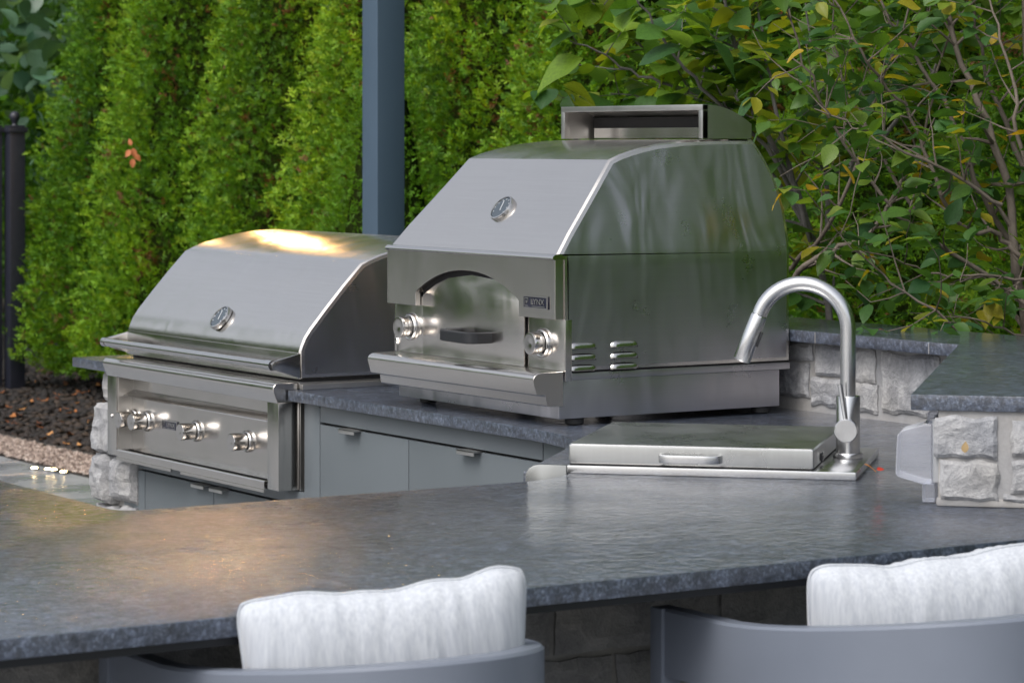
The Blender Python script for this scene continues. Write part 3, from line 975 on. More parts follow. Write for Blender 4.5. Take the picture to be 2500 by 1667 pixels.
# hot surround and bull-nosed trim
MB().box(3.402, 4.04, 6.405, 7.418, .921, .938).build('surround', 'steel_dull', gr, bevel=.001)
MB().box(3.414, 4.03, 6.402, 7.42, .9382, .9455).build('lid_gap', 'soot', gr)
tn = [(3.414, .937), (3.345, .9375), (3.337, .936), (3.331, .931), (3.3285, .924), (3.3295, .917), (3.341, .8875), (3.414, .8875)]
MB().prism(tn, XZ, 6.406, 7.438).build('trim', 'steel', gr, bevel=.001, segs=1, smooth=30)
MB().box(3.400, 4.03, 6.382, 6.3985, .9205, .934).build('flange', 'steel_dull', gr, bevel=.0008)
# frame: posts, drip rail, side sheets
MB().box(3.3435, 3.402, 6.405, 6.466, .668, .8873).build('frame_post', 'steel', gr, bevel=.0014)
MB().box(3.3435, 3.402, 7.378, 7.438, .668, .8873).build('frame_post', 'steel', gr, bevel=.0014)
MB().box(3.4022, 3.4195, 6.3985, 6.4045, .667, .892).build('side_flange', 'steel_dull', gr, bevel=.0008)
MB().box(3.405, 4.0, 6.41, 7.43, .6645, .886).build('housing', 'soot', gr)
# recessed control panel with a slanted brow
MB().prism([(3.388, .682), (3.388, .8295), (3.404, .8295), (3.404, .682)], XZ, 6.4685, 7.3755).build('control_panel', 'steel', gr)
MB().prism([(3.3605, .8335), (3.3875, .8298), (3.3985, .8298), (3.3985, .8495), (3.392, .8495), (3.3645, .8375)], XZ, 6.4685, 7.3755).build('brow', 'steel', gr, bevel=.0008)
MB().box(3.3955, 3.402, 6.4685, 7.3755, .85, .880).build('upper_panel', 'steel', gr)
for y0, y1 in ((7.3735, 7.3765), (6.4665, 6.4683)):
    MB().box(3.348, 3.400, y0, y1, .685, .8865).build('recess_wall', 'steel_dull', gr)
MB().box(3.349, 3.3875, 6.475, 7.37, .6665, .6705).build('tray_floor', 'soot', gr)
ra = MB().prism([(3.3415, .6645), (3.3405, .684), (3.343, .6865), (3.351, .6865), (3.372, .6755), (3.372, .673), (3.350, .683), (3.3445, .683), (3.3445, .6645)], XZ, 6.478, 7.372)
rail = ra.build('drip_rail', 'steel', gr, smooth=30)
MB().box(3.3395, 3.3442, 7.02, 7.372, .6575, .6652).box(3.3395, 3.3442, 6.478, 6.96, .6575, .6652).build('rail_lip', 'steel', rail)
pf = None
pm = MB().box(-.0016, .0016, -.0016, .0016, -.0003, .0003).mesh('vent_hole', smooth=0)
for i in range(64):
    o = link('vent_hole', pm, 'soot', rail)
    o.location = Vector((3.3595 + .004 * (i % 2), 6.50 + .0086 * i, .6803 - .0021 * (i % 2))) - WL[gr]
    o.rotation_euler = (0, R(28), 0)
add_knobs(gr, [(3.388, 7.352, .770), (3.388, 7.268, .771), (3.388, 6.958, .770), (3.388, 6.657, .769)], .0225, .052, .029)
badge(gr, 3.388, 7.122, .771, .092, .026)
MB().lathe((3.3435, 7.407, .776), (-1, 0, 0), [(.006, 0), (.006, .002), (.004, .0045), (.001, .005)], 12).build('screw', 'steel_trim', gr)

# ------------------------------------------------------------------ sink station, set across the corner
S0 = Vector((2.965, 4.515, .92))                     # near left corner of the deck on the counter
def SP(a, b, z):
    return S0 + e1 * a + e2 * b + ez * z
sk = thing('sink_station', SP(.25, .2, .0004), 'stainless steel drop-in sink with closed flat cover on the corner of the bar', 'sink')
MB().obox(SP(0, 0, .0004), e1 * .541, e2 * .43, ez * .0148).build('deck', 'nickel', sk, bevel=.0018)
cv = MB().obox(SP(.002, .004, .0180), e1 * .462, e2 * .435, ez * .0375).build('cover', 'steel_top', sk, bevel=.006, segs=3)
MB().obox(SP(.004, .007, .0153), e1 * .456, e2 * .42, ez * .0025).build('cover_gap', 'soot', sk)
# handle on the near face of the cover
ha = [SP(.176, .003, .033), SP(.180, -.012, .033), SP(.190, -.018, .033), SP(.205, -.0195, .033), SP(.262, -.0195, .033), SP(.277, -.018, .033), SP(.287, -.012, .033), SP(.291, .003, .033)]
hm = MB()
for i, p in enumerate(ha):
    t = (ha[min(i + 1, 7)] - ha[max(i - 1, 0)]).normalized()
    s = Vector((-t.y, t.x, 0)) * .003
    for a, b in ((-1, -1), (1, -1), (1, 1), (-1, 1)):
        hm.v.append(tuple(p + s * a + ez * .0075 * b))
for i in range(7):
    for k in range(4):
        hm.f.append((i * 4 + k, i * 4 + (k + 1) % 4, (i + 1) * 4 + (k + 1) % 4, (i + 1) * 4 + k))
hm.f += [(3, 2, 1, 0), (28, 29, 30, 31)]
hm.build('handle', 'nickel', cv, bevel=.0016)
MB().obox(SP(.4645, .10, .022), e1 * .004, e2 * .022, ez * .016).build('bumper', 'black', cv, bevel=.001)
# apron in front of the diagonal edge, rounded over at the top
ap = [(0.0, -.16), (0.0, .0148), (-.052, .0148), (-.063, .0128), (-.072, .0075), (-.0775, -.001), (-.079, -.012), (-.079, -.16)]
m = MB()
m.prism(ap, lambda a, b, t: SP(a - .0012, t, b), .001, .012)
m.build('apron', 'steel_dark', sk, bevel=.0015)

# ------------------------------------------------------------------ faucet
FB = Vector((3.489, 4.331, .9353))
fa = thing('faucet', FB, 'brushed nickel gooseneck pull-down faucet standing beside the sink cover', 'faucet')
MB().lathe(FB, (0, 0, 1), [(.0275, 0), (.0285, .001), (.0285, .0085), (.027, .0105), (.0235, .0105)], 40).build('base_ring', 'nickel', fa, smooth=40)
MB().lathe(FB, (0, 0, 1), [(.0232, .0107), (.0232, .1175), (.0225, .119), (.0152, .119)], 40).build('body', 'nickel', fa, smooth=40)
pd = (-e1)                                           # spout swings out over the basin
path = [FB + ez * .117, FB + ez * .18, FB + ez * .225]
cx_, cz_, rr_ = .0875, .2455, .0875
for i in range(0, 23):
    th_ = R(180 - 162 * i / 22)
    path.append(FB + pd * (cx_ + rr_ * math.cos(th_)) + ez * (cz_ + rr_ * math.sin(th_)))
MB().tube(path, .0148, 28).build('spout', 'nickel', fa, smooth=60)
dt = (path[-1] - path[-2]).normalized()
q = path[-1]
head = MB().tube([q + dt * .001, q + dt * .004, q + dt * .045, q + dt * .093, q + dt * .096], [.0146, .0158, .0166, .0175, .016], 28).build('spray_head', 'nickel', fa, smooth=60)
bq = dt.cross(Vector((-e1.y, e1.x, 0))).normalized()
if bq.dot(pd) > 0:
    bq = -bq
sx = dt.cross(bq)
MB().obox(q + dt * .030 + bq * .0155 - sx * .005, dt * .030, sx * .010, bq * .0045).build('button', 'black', head, bevel=.0015)
hub_c = FB + ez * .0555
MB().lathe(hub_c, -e2, [(.0175, .0), (.0205, .024), (.0224, .0245), (.0224, .0395), (.021, .041), (.001, .041)], 40).build('valve_hub', 'nickel', fa, smooth=40)
MB().tube([hub_c - e2 * .034 + ez * .020 + pd * .001, hub_c - e2 * .034 + ez * .055 + pd * .0065, hub_c - e2 * .034 + ez * .088 + pd * .0118], [.0044, .0046, .0048], 14).build('lever', 'nickel', fa, smooth=60)

# ------------------------------------------------------------------ weatherproof socket cover on the pier
so_ = thing('outlet_cover', PP(0, .06, .96), 'clear plastic weatherproof outlet cover on the side of the stone pier', 'outlet cover')
MB().obox(PP(-.012, .02, .958), e1 * .0118, e2 * .085, ez * .11).build('back_plate', 'plate', so_, bevel=.003)
cvp = [(-.0125, .955), (-.0125, 1.058), (-.022, 1.058), (-.064, 1.046), (-.071, 1.038), (-.074, .972), (-.070, .967), (-.030, .956)]
MB().prism(cvp, lambda a, b, t: PP(a, t, b), .012, .096).build('bubble_cover', 'plastic', so_, bevel=.004, segs=3)
MB().obox(PP(-.021, .03, 1.0585), e1 * .017, e2 * .05, ez * .018).build('hinge', 'plastic', so_, bevel=.003)
MB().tube([PP(-.024, .02, 1.057), PP(-.024, .088, 1.057)], .003, 10).build('hinge_pin', 'nickel', so_)
MB().obox(PP(-.030, .03, .9225), e1 * .022, e2 * .06, ez * .032).build('cord_boot', 'plastic', so_, bevel=.004)

# ------------------------------------------------------------------ bar stools and their cushions
def make_stool(loc, label):
    st = thing('bar_stool', loc, label, 'bar stool', 'bar stools along the bar')
    L = Vector(loc)
    rx, ry, ya = .238, .372, .155
    pts = [(-rx, ya), (-rx, ya * .5), (-rx, 0)]
    for i in range(1, 24):
        th = math.pi + math.pi * i / 24
        pts.append((rx * math.cos(th), ry * math.sin(th)))
    pts += [(rx, 0), (rx, ya * .5), (rx, ya)]
    m = MB(); n = len(pts); t = .0165
    for i, p in enumerate(pts):
        p = Vector(p)
        d = (Vector(pts[min(i + 1, n - 1)]) - Vector(pts[max(i - 1, 0)])).normalized()
        nn = Vector((d.y, -d.x))
        lift = .042 * min(1, max(0, -p.y / ry)) ** 1.3
        for s, z in ((1, .742), (1, .839), (.75, .843), (-.75, .843), (-1, .839), (-1, .742)):
            q = p + nn * t * s
            m.v.append((L.x + q.x, L.y + q.y, z + lift))
    for i in range(n - 1):
        for k in range(6):
            m.f.append((i * 6 + k, i * 6 + (k + 1) % 6, (i + 1) * 6 + (k + 1) % 6, (i + 1) * 6 + k))
    m.f.append(tuple(range(6))[::-1]); m.f.append(tuple(range((n - 1) * 6, n * 6)))
    m.build('back_band', 'chair', st, smooth=40)
    for x, y in ((-rx - .004, ya), (rx + .004, ya)):
        MB().box(L.x + x - .018, L.x + x + .018, L.y + y, L.y + y + .030, .001, .8428).build('leg', 'chair', st, bevel=.002)
    for x in (-.15, .15):
        y = -ry * math.sqrt(1 - (x / rx) ** 2)
        MB().box(L.x + x - .018, L.x + x + .018, L.y + y + .016, L.y + y + .046, .001, .80).build('leg', 'chair', st, bevel=.002)
    MB().box(L.x - .205, L.x + .205, L.y - .27, L.y + .15, .60, .625).build('seat', 'chair', st, bevel=.004)
    MB().box(L.x - .195, L.x + .195, L.y - .26, L.y + .14, .6255, .668).build('seat_pad', 'pad', st, bevel=.016, segs=3)
    MB().box(L.x - .207, L.x + .207, L.y + .160, L.y + .180, .24, .262).build('footrest', 'chair', st, bevel=.003)
    return st

def pillow(name, loc, w, h, t, seed, tilt, label, rotz=0.0, roll=0.0):
    nu, nv = 72, 36
    m = MB(); sv = Vector((seed * 5.1, seed * 2.7, 0))
    for side in (1, -1):
        for j in range(nv + 1):
            for i in range(nu + 1):
                u, v = i / nu * 2 - 1, j / nv * 2 - 1
                eu, ev = 1 - abs(u) ** 3.2, 1 - abs(v) ** 2.6
                th = (max(0, eu * ev)) ** .42
                x = u * w / 2 * (1 - .05 * (1 - abs(v) ** 1.5)) * (1 - .045 * abs(v) ** 12); z = v * h / 2 * (1 - .07 * (1 - abs(u) ** 1.6)) * (1 - .06 * abs(u) ** 14)
                # top edge sags between the gathers
                z += .007 * noise.noise(Vector((u * 3.6, seed, 1.7))) * max(0, v) ** 1.5
                fold = noise.noise(Vector((u * 9 + .8 * noise.noise(Vector((u * 3, v * 2, seed))), v * 1.1, seed * 3.3)))
                fold2 = noise.noise(Vector((u * 22, v * 2.0, seed * 1.9)))
                wr = (.0040 * fold + .0015 * fold2) * (1 - .35 * max(0, v))
                # gathered seam along the rim
                edge = math.exp(-((1 - abs(v)) / .12) ** 2) + .6 * math.exp(-((1 - abs(u)) / .08) ** 2)
                wr += .0035 * edge * math.sin(u * 60 + 6 * noise.noise(Vector((u * 4, v, seed))))
                y = -side * (t / 2 * th + wr * min(1, th * 1.6))
                bowl = .012 * (u * u)                     # wraps with the round back
                m.v.append((x, y + bowl, z))
    st = nu + 1; half = st * (nv + 1)
    for s in (0, 1):
        for j in range(nv):
            for i in range(nu):
                m.f.append(tuple(s * half + q for q in (j * st + i, j * st + i + 1, (j + 1) * st + i + 1, (j + 1) * st + i)))
    me = m.mesh(name, merge=True, smooth=70)
    o = link(name, me, 'fabric')
    o.location = loc
    o.rotation_euler = (tilt, roll, rotz)
    WL[o] = Vector(loc)
    # corded seam round the rim
    cs = []
    rimv = [(-1 + 2 * i / nu, 1) for i in range(nu)] + [(1, 1 - 2 * j / nv) for j in range(nv)] + [(1 - 2 * i / nu, -1) for i in range(nu)] + [(-1, -1 + 2 * j / nv) for j in range(nv + 1)]
    for u, v in rimv:
        i = round((u + 1) / 2 * nu); j = round((v + 1) / 2 * nv)
        cs.append(m.v[j * (nu + 1) + i])
    so = link('seam', MB().tube(cs, .0022, 6).mesh('seam', smooth=80), 'fabric', o)
    return tag(o, label, 'cushion', 'white back cushions')

make_stool((1.905, 3.505, 0), 'grey barrel-backed metal bar stool nearest the left, cut off by the photo bottom')
make_stool((2.744, 3.37, 0), 'grey barrel-backed metal bar stool at the right edge of the photo')
pillow('back_cushion', (1.893, 3.310, .815), .395, .30, .122, 1, R(8), 'white puckered cushion in the left bar stool, seen whole', R(-17), R(-4.5))
pillow('back_cushion', (2.768, 3.225, .800), .42, .295, .14, 4, R(10), 'white puckered cushion in the right bar stool, cut by the photo edge', R(-13), R(-4))

# ------------------------------------------------------------------ pergola post
ps = MB().box(-.059, .059, -.059, .059, 0, 3.1).build('post_tmp', 'post', bevel=.004)
ps.name = 'pergola_post'
ps.location = ray_at(936, 600, 10.9).xy.to_3d()
tag(ps, 'tall square blue-grey painted post between grill and hedge', 'post')

# ------------------------------------------------------------------ metal fence at the far left
fp = ray_at(36, 900, 17.9).xy
fn = thing('metal_fence', (fp.x, fp.y, 0), 'dark metal fence with ball finials at the far left of the hedge', 'fence')
def fpost(c):
    b = MB().box(c.x - .05, c.x + .05, c.y - .05, c.y + .05, 0, 1.60).build('post', 'fence', fn, bevel=.004)
    MB().box(c.x - .062, c.x + .062, c.y - .062, c.y + .062, 1.6005, 1.63).prism([(c.x - .05, c.y - .05), (c.x + .05, c.y - .05), (c.x + .05, c.y + .05), (c.x - .05, c.y + .05)], XY, 1.6305, 1.645).build('cap', 'fence', b, bevel=.004)
    MB().lathe((c.x, c.y, 1.645), (0, 0, 1), [(.022, 0), (.014, .012), (.022, .02)] + [(.034 * math.sin(R(a)), .054 - .034 * math.cos(R(a))) for a in range(40, 181, 14)], 20).build('finial', 'fence', b, smooth=60)
fdir = Vector((-math.cos(YAW), math.sin(YAW)))
fpost(fp)
f2 = fp + fdir * .142
fpost(f2)
f3 = f2 + fdir * 1.3
fpost(f3)
for zz in (.18, 1.38):
    MB().tube([(f2.x, f2.y, zz), (f3.x, f3.y, zz)], .018, 8).build('rail', 'fence', fn)
pk = None
for i in range(1, 12):
    c = f2 + fdir * (1.3 * i / 12)
    if pk is None:
        pk = local(MB().box(-.009, .009, -.009, .009, .0, 1.42), 'picket', 'fence', fn, (c.x, c.y, .08))
    else:
        place(pk, fn, (c.x, c.y, .08))

# ------------------------------------------------------------------ arborvitae hedge
def fronds(P, A, S, size, var, rgen):
    """fan sprays: P base, A axis, S in-plane side; six lobes each"""
    n = len(P)
    lob = []
    for t, sd, ln, wd, ang in [(.12, 1, .46, .17, 55), (.12, -1, .46, .17, 55), (.45, 1, .42, .16, 46), (.45, -1, .42, .16, 46), (.0, 0, .75, .14, 0), (.60, 0, .42, .16, 0)]:
        a = R(ang) * sd
        dx, dy = math.sin(a), math.cos(a)
        px_, py_ = -dy, dx
        b = (0, t)
        q = [b, (b[0] + dx * ln * .5 + px_ * wd / 2 * 1.0, b[1] + dy * ln * .5 + py_ * wd / 2), (b[0] + dx * ln, b[1] + dy * ln), (b[0] + dx * ln * .5 - px_ * wd / 2, b[1] + dy * ln * .5 - py_ * wd / 2)]
        lob.append(q)
    lob = np.array(lob)                                  # 6,4,2
    Nn = np.cross(A, S)
    k = lob.reshape(-1, 2)
    curl = (np.abs(k[:, 0]) * .35 - k[:, 1] ** 2 * .22)
    V = P[:, None] + size[:, None, None] * (S[:, None] * k[None, :, 0:1] + A[:, None] * k[None, :, 1:2] + Nn[:, None] * (curl[None, :, None] + rgen.normal(0, .05, (n, 24, 1))))
    F = np.arange(n * 24).reshape(-1, 4)
    return V.reshape(-1, 3), F, np.repeat(var, 24)

def unit(a):
    return a / np.maximum(1e-9, np.linalg.norm(a, axis=1, keepdims=True))

def thuja_arrays(seed, n, height, rad, zmin=.10, size=(.05, .085), brown=True):
    rg = np.random.default_rng(seed)
    z = zmin + (height - zmin) * (1 - np.sqrt(rg.uniform(0, 1, n))) ** 1.0
    th = rg.uniform(0, 2 * np.pi, n)
    ph = rg.uniform(0, 6.28, 12)
    def lump(th, z):
        l = .45 * np.sin(3 * th + 2.1 * z + ph[0]) + .5 * np.sin(7 * th - 5.0 * z + ph[1]) + .5 * np.sin(5 * th + 9.0 * z + ph[2])
        l += .55 * np.sin(13 * th + 14 * z + ph[3]) + .55 * np.sin(11 * th - 19 * z + ph[4]) + .4 * np.sin(23 * th + 27 * z + ph[5])
        return l / 1.6
    lp = lump(th, z)
    prof = rad * np.clip(1 - z / height, 0, 1) ** .85 * np.clip((z + .25) / .55, .55, 1)
    depth = rg.uniform(0, 1, n) ** 1.5 * .36
    r = prof * (1 + .17 * lp) * (1 - depth)
    P = np.c_[r * np.cos(th), r * np.sin(th), z]
    out = np.c_[np.cos(th), np.sin(th), np.zeros(n)]
    tang = np.c_[-np.sin(th), np.cos(th), np.zeros(n)]
    up = np.array([[0, 0, 1.0]])
    A = unit(out * rg.uniform(.35, 1.0, (n, 1)) + up * rg.uniform(.15, 1.0, (n, 1)) + rg.normal(0, .35, (n, 3)))
    rnd = unit(tang * rg.uniform(.2, 1, (n, 1)) + rg.normal(0, .6, (n, 3)))
    S = unit(rnd - A * np.sum(rnd * A, 1, keepdims=True))
    sz = rg.uniform(size[0], size[1], n)
    var = np.clip(.46 + .20 * lp + rg.normal(0, .18, n) + .12 * np.sin(2 * th + z + ph[6]), 0, .9)
    if brown:
        br = (np.sin(4 * th + 6 * z + ph[7]) + np.sin(9 * th - 7 * z + ph[8]) + rg.normal(0, .45, n) > 1.7) & (depth > .07)
        br |= rg.uniform(0, 1, n) < .008
        var = np.where(br, rg.uniform(.955, 1, n), var)
    return fronds(P, A, S, sz, var, rg)

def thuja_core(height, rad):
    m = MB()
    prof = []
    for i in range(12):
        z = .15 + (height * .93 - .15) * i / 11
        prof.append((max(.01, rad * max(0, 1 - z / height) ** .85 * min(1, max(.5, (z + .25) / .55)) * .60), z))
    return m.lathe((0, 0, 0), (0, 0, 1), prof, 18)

proto = []
for s in range(3):
    V, F, var = thuja_arrays(11 + s, 32000, 4.5, .82, .10, (.036, .064))
    o = arrays_obj('crown', V, F, 'thuja', None, var)
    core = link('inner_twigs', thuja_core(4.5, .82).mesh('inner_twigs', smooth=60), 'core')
    trunk = link('trunk', MB().tube([(0, 0, -.05), (.02, .01, .5), (0, 0, 1.4)], [.05, .042, .03], 10).mesh('trunk', smooth=60), 'bark')
    proto.append((o, core, trunk))
def plant_thuja(i, loc, rot, sc, label):
    t = thing('arborvitae', loc, label, 'tree', 'arborvitae hedge trees')
    t.rotation_euler = (0, 0, rot); t.scale = sc
    for src in proto[i]:
        c = src.copy(); col.objects.link(c); c.parent = t
    return t
HX = 7.62
spots = [(16.55, 0, 'leftmost tall green arborvitae beside the dark fence'),
         (15.40, 1, 'second arborvitae from the left with a brown leaf caught in it'),
         (14.28, 2, 'third arborvitae from the left in the hedge behind the grill'),
         (13.15, 0, 'fourth arborvitae from the left just left of the blue-grey post'),
         (11.05, 1, 'tall arborvitae just right of the blue-grey post'),
         (9.95, 2, 'arborvitae behind the pizza oven hood partly hidden by shrub leaves'),
         (8.85, 0, 'arborvitae seen dimly through the shrub right of the pizza oven'),
         (7.75, 1, 'shaded arborvitae behind the faucet seen through branches'),
         (6.65, 2, 'darkest arborvitae at the right edge behind the shrub')]
rt_ = random.Random(2)
for y, i, lab in spots:
    plant_thuja(i, (HX + rt_.uniform(-.06, .06), y, 0), rt_.uniform(0, 6.28), (1, 1, rt_.uniform(.95, 1.06)), lab)
plant_thuja(2, (HX, 12.08, 0), 1.1, (1, 1, 1), 'arborvitae hidden behind the blue-grey post and the young tree')
for grp in proto:
    for o in grp:
        bpy.data.objects.remove(o, do_unlink=True)
# younger, brighter tree in front of the hedge line
yt = thing('young_arborvitae', (6.45, 11.30, 0), 'small bright green arborvitae standing behind the blue-grey post', 'tree')
V, F, var = thuja_arrays(31, 9000, 2.15, .60, .08, (.026, .046), False)
arrays_obj('crown', V, F, 'thuja_young', yt, var)
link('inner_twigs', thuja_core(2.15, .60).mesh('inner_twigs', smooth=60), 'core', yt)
link('trunk', MB().tube([(0, 0, -.05), (0, 0, .9)], [.03, .02], 8).mesh('trunk'), 'bark', yt)
# the hedge goes on to the right, out of the photo; the oven's side mirrors it
Vs, Fs, As = [], [], []
cr = MB(); nv = 0
for k, y in enumerate(np.arange(5.5, -9, -1.1)):
    V, F, var = thuja_arrays(60 + k, 1500, 4.2, .75, .1, (.12, .2))
    V[:, 0] += HX; V[:, 1] += y
    Vs.append(V); Fs.append(F + nv); As.append(var); nv += len(V)
hg = arrays_obj('hedge', np.vstack(Vs), np.vstack(Fs), 'thuja', None, np.concatenate(As))
hg['kind'] = 'stuff'; hg['label'] = 'rest of the evergreen hedge running on to the right'

# tall trees added beyond the hedge to shade the sky and darken reflections
Vs, Fs, As, nv = [], [], [], 0
for k in range(26):
    y = -20 + k * 2.1; x = 12.5 + 2.5 * math.sin(k * 2.3)
    V, F, var = thuja_arrays(200 + k, 900, 9.5 + 2 * math.sin(k * 1.7), 2.3, .3, (.5, .8), False)
    V[:, 0] += x; V[:, 1] += y
    Vs.append(V); Fs.append(F + nv); As.append(np.clip(var * .8, 0, .8)); nv += len(V)
for k in range(16):  # added row with gaps, for streaks mirrored in the steel lids
    x = -22 + k * 2.3; y = 31 + 2.0 * math.sin(k * 1.9)
    V, F, var = thuja_arrays(300 + k, 900, 9.0 + 3.5 * math.sin(k * 2.6), 1.5, .3, (.6, .9), False)
    V[:, 0] += x; V[:, 1] += y
    Vs.append(V); Fs.append(F + nv); As.append(np.clip(var * .8, 0, .8)); nv += len(V)
wd = arrays_obj('woodland', np.vstack(Vs), np.vstack(Fs), 'thuja', None, np.concatenate(As))
wd['kind'] = 'stuff'; wd['label'] = 'tall dark trees beyond the hedge'

# ------------------------------------------------------------------ shrubs with broad leaves
VS = 2500 / 2352
def leaf_mesh(name, var, heart=False, seed=0):
    rg = random.Random(seed)
    rows = [(0, .02), (.12, .20 if not heart else .39), (.32, .31 if not heart else .50), (.55, .29 if not heart else .46), (.8, .15 if not heart else .27), (1.0, .004 if not heart else .02)]
    V = []; droop = rg.uniform(.1, .3); fold = rg.uniform(.05, .28); wav = rg.uniform(0, 6)
    for t, w in rows:
        z = -droop * t * t
        wv = .03 * math.sin(t * 7 + wav)
        V += [(-w, t - (.10 if heart and t < .1 else 0), z + w * fold + wv), (-w * .5, t, z + w * fold * .35), (0, t, z), (w * .5, t, z + w * fold * .35), (w, t - (.10 if heart and t < .1 else 0), z + w * fold - wv)]
    F = []
    for r in range(5):
        for c in range(4):
            F.append((r * 5 + c, r * 5 + c + 1, (r + 1) * 5 + c + 1, (r + 1) * 5 + c))
    return np.array(V, float), np.array(F)

def build_shrub(name, base, stems, label, leaf_kind, mat, stem_mat, leaf_size, twig_gap, twig_len, leaf_gap, seed, heart, var_fn, cut=1.0):
    rg = random.Random(seed)
    root = thing(name, base, label, 'shrub')
    leaves = []
    allw = MB()
    for si, (pts, r0) in enumerate(stems):
        P = [Vector(p) for p in pts]
        # smooth the path
        path = []
        for i in range(len(P) - 1):
            p0 = P[max(i - 1, 0)]; p1 = P[i]; p2 = P[i + 1]; p3 = P[min(i + 2, len(P) - 1)]
            for k in range(4):
                t = k / 4
                path.append(.5 * ((2 * p1) + (-p0 + p2) * t + (2 * p0 - 5 * p1 + 4 * p2 - p3) * t * t + (-p0 + 3 * p1 - 3 * p2 + p3) * t ** 3))
        path.append(P[-1])
        for i in range(1, len(path) - 1):
            path[i] = path[i] + Vector((rg.gauss(0, .004), rg.gauss(0, .004), rg.gauss(0, .004)))
        n = len(path)
        rad = [r0 * (1 - .72 * i / (n - 1)) for i in range(n)]
        MB().tube(path, rad, 8).build('branch', stem_mat, root, smooth=60)
        acc = 0; tot = 0
        for i in range(1, n):
            seg = (path[i] - path[i - 1]).length
            acc += seg; tot += seg
            if acc > twig_gap and i > 2:
                acc = 0
                d = (path[i] - path[i - 1]).normalized()
                for s in range(rg.choice((1, 1, 2))):
                    w = Vector((rg.gauss(0, 1), rg.gauss(0, 1), rg.gauss(.25, .7)))
                    w = (w - d * w.dot(d)).normalized()
                    td = (d * rg.uniform(.3, .9) + w).normalized()
                    ln = twig_len * rg.uniform(.5, 1.35)
                    tp = [path[i]]
                    for k in range(4):
                        td = (td + Vector((rg.gauss(0, .18), rg.gauss(0, .18), rg.gauss(.05, .16)))).normalized()
                        tp.append(tp[-1] + td * ln / 4)
                    allw.tube(tp, [rad[i] * .55 + .0006, rad[i] * .4 + .0006, .0014, .0011, .0008], 5)
                    for k in range(1, 5):
                        if rg.random() > leaf_gap:
                            continue
                        dd = (tp[k] - tp[k - 1]).normalized()
                        side = dd.cross(Vector((0, 0, 1)))
                        side = side.normalized() if side.length > .1 else Vector((1, 0, 0))
                        for sg in (1, -1) if k < 4 else (1, -1, 0):
                            ax = (dd * rg.uniform(.3, .8) + side * sg * rg.uniform(.6, 1) + Vector((rg.gauss(0, .3), rg.gauss(0, .3), rg.gauss(-.22, .3)))).normalized()
                            up = Vector((rg.gauss(0, .38), rg.gauss(0, .38), 1))
                            leaves.append((tp[k] + ax * .008, ax, up, leaf_size * rg.uniform(.55, 1.2), var_fn(tp[k], rg)))
    tw = allw.build('twigs', stem_mat, root, smooth=0)
    tw['kind'] = 'stuff'
    return root, leaves

def set_leaves(root, leaves, mat, heart, seed, nobj=300):
    f = 7031
    fw = np.array([math.sin(YAW), math.cos(YAW)]); rt = np.array([math.cos(YAW), -math.sin(YAW)])
    sc = []
    for p, ax, up, s, v in leaves:
        d = p.x * fw[0] + p.y * fw[1]
        x = 1250 + f * (p.x * rt[0] + p.y * rt[1]) / d; y = 347.85 - f * (p.z - CZ) / d
        vis = 0 < x < 2500 and 0 < y < 820
        sc.append((0 if vis else 1, d / s))
    order = sorted(range(len(leaves)), key=lambda i: sc[i])
    base = WL[root]
    nb = 8
    bank = []
    for k in range(nb):
        V, F = leaf_mesh('leaf', 0, heart, seed + k)
        bank.append((V, F))
    meshes = {}
    rv, rf, ra, nv = [], [], [], 0
    for rank, i in enumerate(order):
        p, ax, up, s, v = leaves[i]
        z = (up - ax * up.dot(ax)).normalized()
        x = ax.cross(z)
        if rank < nobj:
            vk = min(5, int(v * 6))
            key = (i % nb, vk)
            if key not in meshes:
                V, F = bank[key[0]]
                me = bpy.data.meshes.new('leaf')
                me.from_pydata(V.tolist(), [], F.tolist())
                me.polygons.foreach_set('use_smooth', [True] * len(me.polygons))
                at = me.attributes.new('var', 'FLOAT', 'POINT')
                at.data.foreach_set('value', [(vk + .5) / 6] * len(V))
                me.materials.append(M[mat])
                meshes[key] = me
            o = bpy.data.objects.new('leaf', meshes[key]); col.objects.link(o)
            o.parent = root
            mt = Matrix((x, ax, z)).transposed().to_4x4()
            o.matrix_local = Matrix.Translation(p - base) @ mt @ Matrix.Scale(s, 4)
        else:
            V, F = bank[i % nb]
            Rm = np.array([list(x), list(ax), list(z)])
            rv.append((V * s) @ Rm + np.array(p - base)); rf.append(F + nv); ra.append(np.full(len(V), v)); nv += len(V)
    if rv:
        o = arrays_obj('foliage', np.vstack(rv), np.vstack(rf), mat, root, np.concatenate(ra), True)
        o['kind'] = 'stuff'

